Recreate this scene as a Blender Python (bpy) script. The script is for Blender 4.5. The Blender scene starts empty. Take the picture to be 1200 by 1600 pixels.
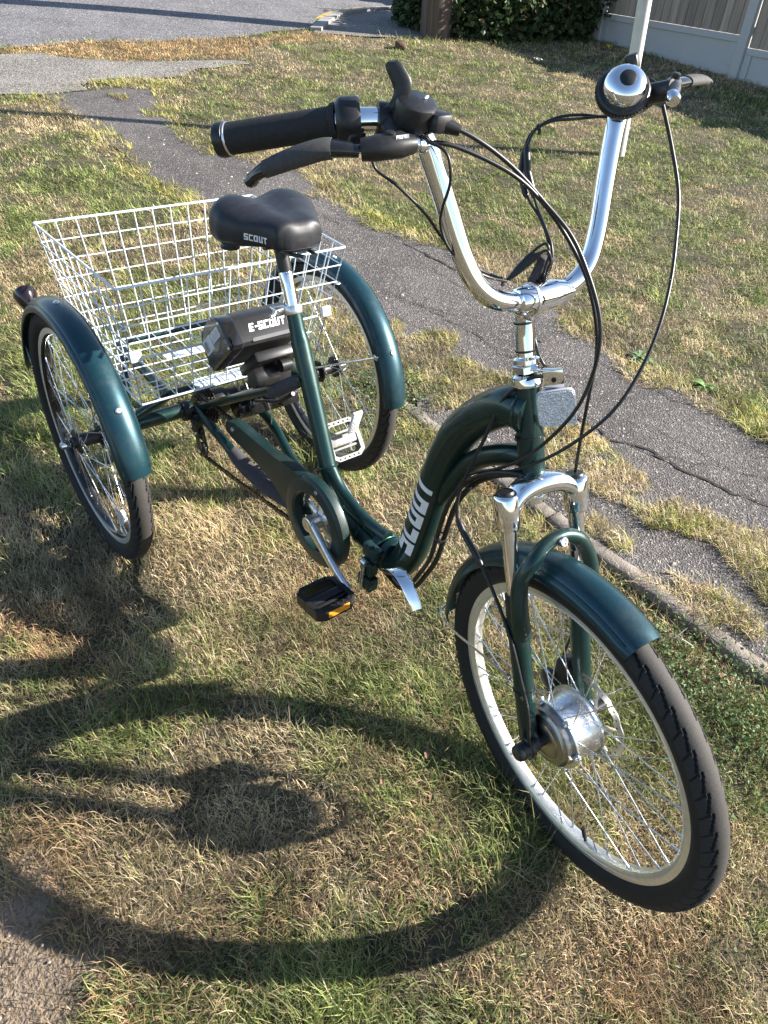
import bpy, bmesh, math, random
import numpy as np
from mathutils import Vector, Matrix
random.seed(7); RNG = np.random.default_rng(11)
SC = bpy.context.scene; COL = SC.collection
R = math.radians

# ---------------------------------------------------------------- camera, sky, sun, exposure
cam = bpy.data.cameras.new('camera'); camo = bpy.data.objects.new('camera', cam); COL.objects.link(camo)
CAM = np.array([1.4922, -0.6568, 1.2793])
CM = np.array([[0.6203, 0.7837, 0.0321], [0.5232, -0.3829, -0.7613], [-0.5844, 0.489, -0.6476]])  # right, down, forward
camo.matrix_world = Matrix([[CM[0][i], -CM[1][i], -CM[2][i], CAM[i]] for i in range(3)] + [[0, 0, 0, 1]])
cam.sensor_width = 36; cam.lens = 1110 / 1600 * 36; cam.clip_start = 0.02; cam.clip_end = 400
SC.camera = camo
world = bpy.data.worlds.new('World'); SC.world = world; world.use_nodes = True
wn = world.node_tree.nodes; sky = wn.new('ShaderNodeTexSky'); sky.sky_type = 'NISHITA'; sky.sun_disc = False
sky.sun_elevation = R(25.8); sky.sun_rotation = R(34.8); sky.air_density = 1.0; sky.dust_density = 0.6; sky.ozone_density = 1.5
world.node_tree.links.new(sky.outputs[0], wn['Background'].inputs[0]); wn['Background'].inputs[1].default_value = 0.075
sun = bpy.data.lights.new('sun', 'SUN'); sun.energy = 5.0; sun.angle = R(0.5); sun.color = (1.0, 0.945, 0.86)
suno = bpy.data.objects.new('sun', sun); COL.objects.link(suno)
suno.rotation_euler = Vector((-0.514, -0.7394, -0.4348)).to_track_quat('-Z', 'Y').to_euler()
SC.view_settings.view_transform = 'Standard'; SC.view_settings.look = 'None'
SC.view_settings.exposure = 1.78; SC.view_settings.gamma = 1
SC.view_settings.use_curve_mapping = False

# ---------------------------------------------------------------- mesh helpers
class MB:
    def __init__(self): self.v = []; self.f = []
    def add(self, vs, fs):
        o = len(self.v); self.v += [tuple(float(a) for a in p) for p in vs]; self.f += [tuple(i + o for i in f) for f in fs]; return self
    def tube(self, pts, r, n=12, closed=False, caps=True, flat=1.0, up=None):
        P = [np.array(p, float) for p in pts]; m = len(P)
        rr = [r] * m if np.isscalar(r) else list(r)
        T = []
        for i in range(m):
            a = P[i - 1] if (i > 0 or closed) else P[i]; b = P[(i + 1) % m] if (i < m - 1 or closed) else P[i]
            t = b - a; T.append(t / (np.linalg.norm(t) + 1e-12))
        u = np.array(up, float) if up is not None else (np.array([0, 0, 1.]) if abs(T[0][2]) < .9 else np.array([1., 0, 0]))
        vs = []
        for i in range(m):
            u = u - T[i] * (u @ T[i]); u /= np.linalg.norm(u); w = np.cross(T[i], u)
            for k in range(n):
                a = 2 * math.pi * k / n; vs.append(P[i] + rr[i] * (math.cos(a) * u * flat + math.sin(a) * w))
        fs = []
        for i in range(m if closed else m - 1):
            j = (i + 1) % m
            for k in range(n): fs.append((i * n + k, i * n + (k + 1) % n, j * n + (k + 1) % n, j * n + k))
        if caps and not closed: fs.append(tuple(range(n))[::-1]); fs.append(tuple((m - 1) * n + k for k in range(n)))
        return self.add(vs, fs)
    def lathe(self, prof, c=(0, 0, 0), axis=(0, 0, 1), n=24, closed=False):
        c = np.array(c, float); a = np.array(axis, float); a /= np.linalg.norm(a)
        u = np.array([0, 0, 1.]) if abs(a[2]) < .9 else np.array([1., 0, 0])
        u = u - a * (u @ a); u /= np.linalg.norm(u); w = np.cross(a, u); vs = []; m = len(prof)
        for (r, z) in prof:
            for k in range(n):
                t = 2 * math.pi * k / n; vs.append(c + a * z + r * (math.cos(t) * u + math.sin(t) * w))
        fs = []
        for i in range(m if closed else m - 1):
            j = (i + 1) % m
            for k in range(n): fs.append((i * n + k, i * n + (k + 1) % n, j * n + (k + 1) % n, j * n + k))
        if not closed:
            if prof[0][0] > 1e-5: fs.append(tuple(range(n))[::-1])
            if prof[-1][0] > 1e-5: fs.append(tuple((m - 1) * n + k for k in range(n)))
        return self.add(vs, fs)
    def cyl(self, a, b, r, n=12): return self.tube([a, b], r, n)
    def box(self, c, s, M=None, bevel=0.0):
        bm = bmesh.new(); bmesh.ops.create_cube(bm, size=1)
        for v in bm.verts: v.co = Vector((v.co.x * s[0], v.co.y * s[1], v.co.z * s[2]))
        if bevel: bmesh.ops.bevel(bm, geom=list(bm.edges), offset=bevel, segments=2, affect='EDGES', profile=.5)
        bm.verts.index_update(); vs = [np.array(v.co) for v in bm.verts]; fs = [tuple(v.index for v in f.verts) for f in bm.faces]; bm.free()
        if M is not None: vs = [np.array(M) @ v for v in vs]
        return self.add([v + np.array(c, float) for v in vs], fs)
    def prism(self, poly, fr, t0, t1):
        """poly: 2-D outline; fr(u,v,t) -> point; extruded from t0 to t1"""
        n = len(poly); vs = [fr(u, v, t0) for u, v in poly] + [fr(u, v, t1) for u, v in poly]
        fs = [tuple(range(n))[::-1], tuple(range(n, 2 * n))] + [(i, (i + 1) % n, n + (i + 1) % n, n + i) for i in range(n)]
        return self.add(vs, fs)
    def grid(self, G, cu=False, cv=False):
        nu = len(G); nv = len(G[0]); vs = [p for row in G for p in row]; fs = []
        for i in range(nu if cu else nu - 1):
            for j in range(nv if cv else nv - 1):
                a, b = (i + 1) % nu, (j + 1) % nv
                fs.append((i * nv + j, i * nv + b, a * nv + b, a * nv + j))
        return self.add(vs, fs)
    def xf(self, fn): self.v = [tuple(float(a) for a in fn(np.array(p))) for p in self.v]; return self
    def mesh(self, name, mat, smooth=True, ang=38):
        me = bpy.data.meshes.new(name); me.from_pydata(self.v, [], self.f)
        bm = bmesh.new(); bm.from_mesh(me); bmesh.ops.recalc_face_normals(bm, faces=bm.faces); bm.to_mesh(me); bm.free()
        if mat: me.materials.append(mat)
        if smooth:
            me.polygons.foreach_set('use_smooth', [True] * len(me.polygons)); me.set_sharp_from_angle(angle=R(ang))
        return me
    def build(self, name, mat, parent=None, smooth=True, ang=38, label=None):
        return link(name, self.mesh(name, mat, smooth, ang), parent, label)
def link(name, me, parent=None, label=None):
    o = bpy.data.objects.new(name, me); COL.objects.link(o)
    if parent: o.parent = parent
    if label: o['label'] = label
    return o
def thing(o, label, cat, group=None):
    o['label'] = label; o['category'] = cat
    if group: o['group'] = group
    return o
def empty(name, loc=(0, 0, 0)):
    o = bpy.data.objects.new(name, None); COL.objects.link(o); o.location = loc; o.empty_display_size = .2; return o
def kind(o, k): o['kind'] = k; return o
def spline(P, n=6, closed=False):
    P = [np.array(p, float) for p in P]; m = len(P); out = []
    for i in range(m if closed else m - 1):
        p0 = P[(i - 1) % m] if (i > 0 or closed) else 2 * P[0] - P[1]; p1 = P[i]; p2 = P[(i + 1) % m]
        p3 = P[(i + 2) % m] if (i + 2 < m or closed) else 2 * P[-1] - P[-2]
        # centripetal Catmull-Rom
        t0 = 0; t1 = t0 + np.linalg.norm(p1 - p0) ** .5 + 1e-9; t2 = t1 + np.linalg.norm(p2 - p1) ** .5 + 1e-9; t3 = t2 + np.linalg.norm(p3 - p2) ** .5 + 1e-9
        for k in range(n):
            t = t1 + (t2 - t1) * k / n
            A1 = (t1 - t) / (t1 - t0) * p0 + (t - t0) / (t1 - t0) * p1; A2 = (t2 - t) / (t2 - t1) * p1 + (t - t1) / (t2 - t1) * p2
            A3 = (t3 - t) / (t3 - t2) * p2 + (t - t2) / (t3 - t2) * p3
            B1 = (t2 - t) / (t2 - t0) * A1 + (t - t0) / (t2 - t0) * A2; B2 = (t3 - t) / (t3 - t1) * A2 + (t - t1) / (t3 - t1) * A3
            out.append((t2 - t) / (t2 - t1) * B1 + (t - t1) / (t2 - t1) * B2)
    if not closed: out.append(P[-1])
    return out
def unit(v): v = np.array(v, float); return v / np.linalg.norm(v)
def hash2(ix, iy, s):
    h = (ix.astype(np.int64) * 374761393 + iy.astype(np.int64) * 668265263 + s * 1442695041) & 0xffffffff
    h = ((h ^ (h >> 13)) * 1274126177) & 0xffffffff; return ((h ^ (h >> 16)) & 0xffff) / 65535.0
def noise2(x, y, s=0):
    x = np.asarray(x, float); y = np.asarray(y, float); ix = np.floor(x); iy = np.floor(y); fx = x - ix; fy = y - iy
    fx = fx * fx * (3 - 2 * fx); fy = fy * fy * (3 - 2 * fy); ix = ix.astype(int); iy = iy.astype(int)
    a = hash2(ix, iy, s); b = hash2(ix + 1, iy, s); c = hash2(ix, iy + 1, s); d = hash2(ix + 1, iy + 1, s)
    return a * (1 - fx) * (1 - fy) + b * fx * (1 - fy) + c * (1 - fx) * fy + d * fx * fy
def fbm(x, y, s=0, o=3): return sum(noise2(x * 2 ** i, y * 2 ** i, s + i * 17) * .5 ** (i + 1) for i in range(o)) / (1 - .5 ** o)
def inpoly(x, y, poly):
    c = np.zeros(x.shape, bool); n = len(poly)
    for i in range(n):
        x1, y1 = poly[i]; x2, y2 = poly[(i + 1) % n]
        if y1 == y2: continue
        c ^= ((y1 > y) != (y2 > y)) & (x < (x2 - x1) * (y - y1) / (y2 - y1) + x1)
    return c

# ---------------------------------------------------------------- materials
def nd(nt, t, **k):
    n = nt.nodes.new(t)
    for a, b in k.items(): setattr(n, a, b)
    return n
def mat(name, col, rough=.5, metal=0., coat=0., nscale=0, namp=.0, bscale=0, bamp=0., spec=.5, rvar=0., sheen=0, col2=None, bdist=.001, trans=0, ior=1.45):
    m = bpy.data.materials.new(name); m.use_nodes = True; nt = m.node_tree; b = nt.nodes['Principled BSDF']
    b.inputs['Base Color'].default_value = (*col, 1); b.inputs['Roughness'].default_value = rough; b.inputs['Metallic'].default_value = metal
    b.inputs['Coat Weight'].default_value = coat; b.inputs['Coat Roughness'].default_value = .12; b.inputs['Specular IOR Level'].default_value = spec
    b.inputs['Transmission Weight'].default_value = trans; b.inputs['IOR'].default_value = ior
    tc = nd(nt, 'ShaderNodeTexCoord')
    if nscale:
        n = nd(nt, 'ShaderNodeTexNoise'); n.inputs['Scale'].default_value = nscale; n.inputs['Detail'].default_value = 5; nt.links.new(tc.outputs['Object'], n.inputs['Vector'])
        mx = nd(nt, 'ShaderNodeMix', data_type='RGBA'); c2 = col2 or tuple(c * (1 - namp) for c in col); c1 = col if col2 else tuple(min(1, c * (1 + namp)) for c in col)
        mx.inputs[6].default_value = (*c1, 1); mx.inputs[7].default_value = (*c2, 1)
        rp = nd(nt, 'ShaderNodeMapRange'); rp.inputs[1].default_value = .3; rp.inputs[2].default_value = .7
        nt.links.new(n.outputs['Fac'], rp.inputs[0]); nt.links.new(rp.outputs[0], mx.inputs[0]); nt.links.new(mx.outputs[2], b.inputs['Base Color'])
        if rvar:
            r2 = nd(nt, 'ShaderNodeMapRange'); r2.inputs[1].default_value = .3; r2.inputs[2].default_value = .7; r2.inputs[3].default_value = max(.02, rough - rvar); r2.inputs[4].default_value = rough + rvar
            nt.links.new(n.outputs['Fac'], r2.inputs[0]); nt.links.new(r2.outputs[0], b.inputs['Roughness'])
    if bscale:
        n = nd(nt, 'ShaderNodeTexNoise'); n.inputs['Scale'].default_value = bscale; n.inputs['Detail'].default_value = 3; nt.links.new(tc.outputs['Object'], n.inputs['Vector'])
        bu = nd(nt, 'ShaderNodeBump'); bu.inputs['Strength'].default_value = bamp; bu.inputs['Distance'].default_value = bdist
        nt.links.new(n.outputs['Fac'], bu.inputs['Height']); nt.links.new(bu.outputs[0], b.inputs['Normal'])
    return m
M_TEAL = mat('teal_satin_paint', (0.0055, 0.030, 0.0275), .35, .5, .4, 900, .35, 1400, .06, rvar=.05)
M_GUARD = mat('teal_mudguard_paint', (0.009, 0.042, 0.056), .38, .5, .3, 700, .3, 1200, .06, rvar=.05)
M_DARKTEAL = mat('dark_guard_plastic', (0.005, 0.022, 0.021), .44, .1, .1, 300, .2, 900, .05)
M_CHROME = mat('chrome', (0.86, 0.87, 0.88), .07, 1., 0, 60, .04, rvar=.03)
M_STEEL = mat('zinc_steel', (0.62, 0.64, 0.66), .3, 1., 0, 200, .15, rvar=.1)
M_ALLOY = mat('brushed_alloy', (0.66, 0.66, 0.66), .36, 1., 0, 120, .1, 600, .05, rvar=.08)
M_RIM = mat('rim_alloy', (0.74, 0.72, 0.69), .42, .85, 0, 80, .08, 500, .04)
M_MOTOR = mat('motor_alloy', (0.70, 0.71, 0.72), .3, 1., 0, 150, .1, rvar=.08)
M_GUN = mat('gunmetal_cover', (0.36, 0.35, 0.34), .33, 1., 0, 200, .15)
M_RUBBER = mat('tyre_rubber', (0.020, 0.019, 0.018), .72, 0, 0, 40, .35, 700, .25, spec=.35, rvar=.08)
def tyre_mat():
    m = mat('dusty_tyre', (.03, .03, .03), .75, 0, 0, 0, 0, 700, .25, spec=.35); nt = m.node_tree; at = nd(nt, 'ShaderNodeAttribute'); at.attribute_name = 'tone'; nt.links.new(at.outputs['Color'], nt.nodes['Principled BSDF'].inputs['Base Color']); return m
M_TYRE = tyre_mat()
M_GRIP = mat('grip_rubber', (0.020, 0.020, 0.021), .7, 0, 0, 200, .2, 1300, .6, spec=.4)
M_PAD = mat('lever_pad_rubber', (0.055, 0.053, 0.052), .75, 0, 0, 200, .2, 1500, .7, spec=.4)
M_BLACK = mat('black_plastic', (0.014, 0.014, 0.015), .38, 0, 0, 250, .25, 900, .08, rvar=.08)
M_GLOSS = mat('gloss_black', (0.010, 0.010, 0.011), .16, 0, .4, 100, .2)
M_SEAT = mat('black_vinyl', (0.014, 0.015, 0.019), .48, 0, 0, 120, .2, 900, .18, rvar=.06)
M_CABLE = mat('cable_rubber', (0.013, 0.013, 0.014), .38, 0, 0, 90, .2)
M_SLEEVE = mat('neoprene_sleeve', (0.045, 0.042, 0.050), .85, 0, 0, 150, .25, 900, .3)
M_WHITE = mat('white_coated_wire', (0.56, 0.61, 0.655), .35, 0, .1, 60, .05)
M_PRINT = mat('white_print', (0.72, 0.72, 0.72), .5, 0, 0, 90, .06)
M_ORANGE = mat('amber_reflector', (0.75, 0.28, 0.02), .2, 0, .4, 60, .1, 400, .5)
M_LABEL = mat('grey_label', (0.50, 0.53, 0.58), .5, 0, 0, 80, .15)
M_CHAIN = mat('oily_chain', (0.11, 0.10, 0.09), .4, .9, 0, 200, .3)
M_DISC = mat('brake_disc', (0.52, 0.50, 0.46), .34, 1., 0, 200, .1)
M_DULL = mat('dusty_pedal', (0.20, 0.195, 0.19), .6, .3, 0, 120, .2, 500, .15)
M_RED = mat('red_lens', (0.012, 0.006, 0.009), .18, 0, .5, 60, .1)
def dusty(m, amt=.35, dust=(.16, .13, .10)):
    nt = m.node_tree; b = nt.nodes['Principled BSDF']; src = b.inputs['Base Color'].links[0].from_socket
    tc = nd(nt, 'ShaderNodeTexCoord'); n1 = nd(nt, 'ShaderNodeTexNoise'); n1.inputs['Scale'].default_value = 14; n1.inputs['Detail'].default_value = 9; n1.inputs['Roughness'].default_value = .75; nt.links.new(tc.outputs['Object'], n1.inputs['Vector'])
    mr = nd(nt, 'ShaderNodeMapRange'); mr.inputs[1].default_value = .50; mr.inputs[2].default_value = .80; mr.inputs[4].default_value = amt; nt.links.new(n1.outputs['Fac'], mr.inputs[0])
    mx = nd(nt, 'ShaderNodeMix', data_type='RGBA'); nt.links.new(mr.outputs[0], mx.inputs[0]); nt.links.new(src, mx.inputs[6]); mx.inputs[7].default_value = (*dust, 1); nt.links.new(mx.outputs[2], b.inputs['Base Color'])
    a1 = nd(nt, 'ShaderNodeMath', operation='MULTIPLY_ADD'); nt.links.new(mr.outputs[0], a1.inputs[0]); a1.inputs[1].default_value = .5; a1.inputs[2].default_value = b.inputs['Roughness'].default_value; nt.links.new(a1.outputs[0], b.inputs['Roughness'])
for m_ in (M_TEAL, M_GUARD, M_DARKTEAL): dusty(m_, .22)
for m_ in (M_BLACK, M_SEAT): dusty(m_, .05)
def reflector_mat():
    m = mat('clear_reflector', (.62, .63, .65), .2, .25, .5); nt = m.node_tree; b = nt.nodes['Principled BSDF']
    tc = nd(nt, 'ShaderNodeTexCoord'); v = nd(nt, 'ShaderNodeTexVoronoi'); v.inputs['Scale'].default_value = 420; nt.links.new(tc.outputs['Object'], v.inputs['Vector'])
    bu = nd(nt, 'ShaderNodeBump'); bu.inputs['Strength'].default_value = 1; bu.inputs['Distance'].default_value = .002
    nt.links.new(v.outputs['Distance'], bu.inputs['Height']); nt.links.new(bu.outputs[0], b.inputs['Normal'])
    mx = nd(nt, 'ShaderNodeMix', data_type='RGBA'); mx.inputs[6].default_value = (.55, .55, .57, 1); mx.inputs[7].default_value = (.92, .92, .92, 1)
    sp = nd(nt, 'ShaderNodeSeparateColor'); nt.links.new(v.outputs['Color'], sp.inputs[0]); nt.links.new(sp.outputs[0], mx.inputs[0]); nt.links.new(mx.outputs[2], b.inputs['Base Color']); return m
M_REFL = reflector_mat()
M_CONC = mat('weathered_concrete', (0.44, 0.43, 0.42), .9, 0, 0, 6, .2, 160, .5, col2=(.42, .42, .42), bdist=.003)
M_EDGING = mat('edging_concrete', (0.25, 0.215, 0.185), .95, 0, 0, 22, .2, 220, 1, col2=(.12, .102, .088), bdist=.003)
M_KERB = mat('kerb_concrete', (0.30, 0.29, 0.275), .9, 0, 0, 8, .2, 160, .5, col2=(.21, .2, .19), bdist=.003)
M_POLE = mat('galvanised_pole', (0.52, 0.52, 0.50), .55, .35, 0, 12, .12, 200, .1)

def asphalt_mat(name, c1, c2, stone, amount, scale=190):
    m = bpy.data.materials.new(name); m.use_nodes = True; nt = m.node_tree; b = nt.nodes['Principled BSDF']; b.inputs['Roughness'].default_value = .9
    b.inputs['Specular IOR Level'].default_value = .3
    tc = nd(nt, 'ShaderNodeTexCoord'); L = nt.links.new
    big = nd(nt, 'ShaderNodeTexNoise'); big.inputs['Scale'].default_value = 2.2; big.inputs['Detail'].default_value = 8; big.inputs['Roughness'].default_value = .65; L(tc.outputs['Object'], big.inputs['Vector'])
    v = nd(nt, 'ShaderNodeTexVoronoi'); v.inputs['Scale'].default_value = scale; L(tc.outputs['Object'], v.inputs['Vector'])
    v2 = nd(nt, 'ShaderNodeTexVoronoi'); v2.inputs['Scale'].default_value = scale * .33; L(tc.outputs['Object'], v2.inputs['Vector'])
    mr = nd(nt, 'ShaderNodeMapRange'); mr.inputs[1].default_value = .40; mr.inputs[2].default_value = .62; L(big.outputs['Fac'], mr.inputs[0])
    mx = nd(nt, 'ShaderNodeMix', data_type='RGBA'); mx.inputs[6].default_value = (*c1, 1); mx.inputs[7].default_value = (*c2, 1); L(mr.outputs[0], mx.inputs[0])
    # aggregate: each little cell its own tone, a few light chips
    sp = nd(nt, 'ShaderNodeSeparateColor'); L(v.outputs['Color'], sp.inputs[0])
    t1 = nd(nt, 'ShaderNodeMapRange'); t1.inputs[3].default_value = .55; t1.inputs[4].default_value = 1.5; L(sp.outputs[1], t1.inputs[0])
    mul = nd(nt, 'ShaderNodeVectorMath', operation='SCALE'); L(mx.outputs[2], mul.inputs[0]); L(t1.outputs[0], mul.inputs['Scale'])
    g1 = nd(nt, 'ShaderNodeMath', operation='GREATER_THAN'); g1.inputs[1].default_value = 1 - amount; L(sp.outputs[0], g1.inputs[0])
    m2 = nd(nt, 'ShaderNodeMix', data_type='RGBA'); L(g1.outputs[0], m2.inputs[0]); L(mul.outputs[0], m2.inputs[6]); m2.inputs[7].default_value = (*stone, 1)
    s2 = nd(nt, 'ShaderNodeSeparateColor'); L(v2.outputs['Color'], s2.inputs[0])
    g2 = nd(nt, 'ShaderNodeMath', operation='GREATER_THAN'); g2.inputs[1].default_value = 1 - amount * .22; L(s2.outputs[0], g2.inputs[0])
    l2 = nd(nt, 'ShaderNodeMath', operation='LESS_THAN'); l2.inputs[1].default_value = .36; L(v2.outputs['Distance'], l2.inputs[0])
    a2 = nd(nt, 'ShaderNodeMath', operation='MULTIPLY'); L(g2.outputs[0], a2.inputs[0]); L(l2.outputs[0], a2.inputs[1])
    m3 = nd(nt, 'ShaderNodeMix', data_type='RGBA'); L(a2.outputs[0], m3.inputs[0]); L(m2.outputs[2], m3.inputs[6]); m3.inputs[7].default_value = (stone[0] * 1.25, stone[1] * 1.15, stone[2] * 1.05, 1)
    L(m3.outputs[2], b.inputs['Base Color'])
    bu = nd(nt, 'ShaderNodeBump'); bu.inputs['Strength'].default_value = .9; bu.inputs['Distance'].default_value = .004; L(v.outputs['Distance'], bu.inputs['Height'])
    b2 = nd(nt, 'ShaderNodeBump'); b2.inputs['Strength'].default_value = .5; b2.inputs['Distance'].default_value = .01; L(big.outputs['Fac'], b2.inputs['Height']); L(bu.outputs[0], b2.inputs['Normal'])
    L(b2.outputs[0], b.inputs['Normal']); return m
M_PATH = asphalt_mat('footpath_asphalt', (.070, .063, .061), (.108, .098, .093), (.27, .24, .21), .06)
M_PAVE = asphalt_mat('pale_pavement_asphalt', (.120, .112, .102), (.18, .168, .153), (.30, .27, .24), .16, 120)
M_ROAD = asphalt_mat('road_asphalt', (.105, .10, .104), (.145, .139, .142), (.32, .30, .29), .07, 110)
def blade_mat():
    m = bpy.data.materials.new('grass_blade'); m.use_nodes = True; nt = m.node_tree; b = nt.nodes['Principled BSDF']; L = nt.links.new
    at = nd(nt, 'ShaderNodeAttribute'); at.attribute_name = 'tone'; L(at.outputs['Color'], b.inputs['Base Color'])
    b.inputs['Roughness'].default_value = .55; b.inputs['Specular IOR Level'].default_value = .35
    tr = nd(nt, 'ShaderNodeBsdfTranslucent'); L(at.outputs['Color'], tr.inputs['Color'])
    mx = nd(nt, 'ShaderNodeMixShader'); mx.inputs[0].default_value = .28
    L(b.outputs[0], mx.inputs[1]); L(tr.outputs[0], mx.inputs[2]); L(mx.outputs[0], nt.nodes['Material Output'].inputs['Surface']); return m
M_BLADE = blade_mat()
def soil_mat():
    m = bpy.data.materials.new('thatch_soil'); m.use_nodes = True; nt = m.node_tree; b = nt.nodes['Principled BSDF']; b.inputs['Roughness'].default_value = .95; L = nt.links.new
    tc = nd(nt, 'ShaderNodeTexCoord'); n1 = nd(nt, 'ShaderNodeTexNoise'); n1.inputs['Scale'].default_value = 3; n1.inputs['Detail'].default_value = 9; n1.inputs['Roughness'].default_value = .7; L(tc.outputs['Object'], n1.inputs['Vector'])
    n2 = nd(nt, 'ShaderNodeTexNoise'); n2.inputs['Scale'].default_value = 150; n2.inputs['Detail'].default_value = 6; L(tc.outputs['Object'], n2.inputs['Vector'])
    r = nd(nt, 'ShaderNodeValToRGB'); e = r.color_ramp.elements; e[0].position = .3; e[0].color = (.020, .016, .009, 1); e[1].position = .7; e[1].color = (.16, .12, .07, 1)
    k = e.new(.5); k.color = (.065, .055, .028, 1)
    ad = nd(nt, 'ShaderNodeMath', operation='ADD'); mu = nd(nt, 'ShaderNodeMath', operation='MULTIPLY_ADD'); mu.inputs[1].default_value = .7; mu.inputs[2].default_value = -.35; L(n2.outputs['Fac'], mu.inputs[0]); L(n1.outputs['Fac'], ad.inputs[0]); L(mu.outputs[0], ad.inputs[1])
    L(ad.outputs[0], r.inputs[0]); L(r.outputs[0], b.inputs['Base Color'])
    at = nd(nt, 'ShaderNodeAttribute'); at.attribute_name = 'bare'; mx = nd(nt, 'ShaderNodeMix', data_type='RGBA'); L(at.outputs['Fac'], mx.inputs[0]); L(r.outputs[0], mx.inputs[6])
    r2 = nd(nt, 'ShaderNodeValToRGB'); e = r2.color_ramp.elements; e[0].position = .35; e[0].color = (.075, .055, .038, 1); e[1].position = .7; e[1].color = (.235, .18, .13, 1); L(ad.outputs[0], r2.inputs[0])
    L(r2.outputs[0], mx.inputs[7]); L(mx.outputs[2], b.inputs['Base Color'])
    bu = nd(nt, 'ShaderNodeBump'); bu.inputs['Strength'].default_value = 1; bu.inputs['Distance'].default_value = .012; L(n2.outputs['Fac'], bu.inputs['Height']); L(bu.outputs[0], b.inputs['Normal']); return m
M_SOIL = soil_mat()
def wood_mat(name, c1, c2, sx=(40, 40, 2)):
    m = bpy.data.materials.new(name); m.use_nodes = True; nt = m.node_tree; b = nt.nodes['Principled BSDF']; b.inputs['Roughness'].default_value = .9; L = nt.links.new
    tc = nd(nt, 'ShaderNodeTexCoord'); mp = nd(nt, 'ShaderNodeMapping'); mp.inputs['Scale'].default_value = sx; L(tc.outputs['Object'], mp.inputs[0])
    oi = nd(nt, 'ShaderNodeObjectInfo'); ad = nd(nt, 'ShaderNodeVectorMath', operation='ADD'); L(mp.outputs[0], ad.inputs[0]); sc = nd(nt, 'ShaderNodeMath', operation='MULTIPLY'); sc.inputs[1].default_value = 57; L(oi.outputs['Random'], sc.inputs[0]); L(sc.outputs[0], ad.inputs[1])
    n = nd(nt, 'ShaderNodeTexNoise'); n.inputs['Scale'].default_value = 1; n.inputs['Detail'].default_value = 8; n.inputs['Roughness'].default_value = .7; n.inputs['Distortion'].default_value = .6; L(ad.outputs[0], n.inputs['Vector'])
    r = nd(nt, 'ShaderNodeValToRGB'); e = r.color_ramp.elements; e[0].position = .3; e[0].color = (*c1, 1); e[1].position = .68; e[1].color = (*c2, 1); L(n.outputs['Fac'], r.inputs[0])
    hs = nd(nt, 'ShaderNodeHueSaturation'); vv = nd(nt, 'ShaderNodeMapRange'); vv.inputs[3].default_value = .75; vv.inputs[4].default_value = 1.25; L(oi.outputs['Random'], vv.inputs[0]); L(vv.outputs[0], hs.inputs['Value']); L(r.outputs[0], hs.inputs['Color']); L(hs.outputs[0], b.inputs['Base Color'])
    bu = nd(nt, 'ShaderNodeBump'); bu.inputs['Strength'].default_value = .8; bu.inputs['Distance'].default_value = .006; L(n.outputs['Fac'], bu.inputs['Height']); L(bu.outputs[0], b.inputs['Normal']); return m
M_PALE = wood_mat('weathered_fence_wood', (.21, .165, .13), (.42, .345, .28))
M_TIMBER = wood_mat('dark_pole_timber', (.038, .026, .020), (.17, .118, .09), (30, 30, 1.2))

# ---------------------------------------------------------------- terrain
GRAD = np.array([-0.0316, -0.0507]); GM = float(np.linalg.norm(GRAD)); GU = GRAD / GM
def H(x, y):
    t = GU[0] * x + GU[1] * y; s = -.767 * x + .642 * y - 1.5
    return .16 * np.tanh(GM * t / .16) + .05 * .5 * (s + np.sqrt(s * s + .36))
NEAR = [(-4.40, 1.0), (-3.717, 1.031), (-3.102, 1.002), (-2.715, .967), (-2.27, 1.016), (-1.553, 1.003), (-1.055, .981), (-.609, .929), (-.293, .87), (-.12, .80), (.0, .752), (.4, .749), (.75, .749), (1.06, .749), (1.283, .749), (2.2, .749), (4.5, .749)]
FAR = [(-4.40, 1.83), (-4.053, 1.729), (-3.475, 1.53), (-2.853, 1.50), (-2.623, 1.70), (-2.357, 1.83), (-1.983, 1.731), (-1.521, 1.737), (-1.364, 1.80), (-1.126, 1.86), (-.748, 1.875), (-.409, 1.863), (-.271, 1.79), (.054, 1.73), (.225, 1.669), (.413, 1.777), (.554, 1.767), (.732, 1.722), (1.5, 1.76), (4.5, 1.78)]
PTOP = [(-5.75, -4.), (-5.70, -1.), (-5.681, 1.125), (-5.638, 1.412), (-5.431, 1.544), (-5.179, 1.866), (-5.071, 2.203), (-5.046, 2.70), (-4.93, 2.95)]
PBOT = [(-4.50, -4.), (-4.52, -1.), (-4.52, .777), (-4.404, 1.0), (-4.42, 1.291), (-4.65, 1.42), (-4.56, 1.911), (-4.593, 2.192), (-4.80, 2.358), (-4.86, 2.93)]
ROADE = [(-5.95, -6.), (-5.92, -2.), (-5.905, 1.194), (-5.865, 1.49), (-5.937, 1.899), (-5.79, 2.546), (-5.856, 3.443), (-6.026, 3.912), (-6.12, 4.40), (-6.248, 4.645), (-6.62, 5.053), (-6.875, 5.467), (-6.968, 5.978), (-6.99, 6.8), (-7.0, 9.), (-7.0, 20.)]
WEDGE = [(-5.90, 4.30), (-5.62, 4.766), (-5.42, 5.352), (-5.9, 6.9), (-6.94, 6.9), (-6.93, 5.978), (-6.83, 5.467), (-6.58, 5.053), (-6.2, 4.645), (-6.02, 4.40)]
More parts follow.
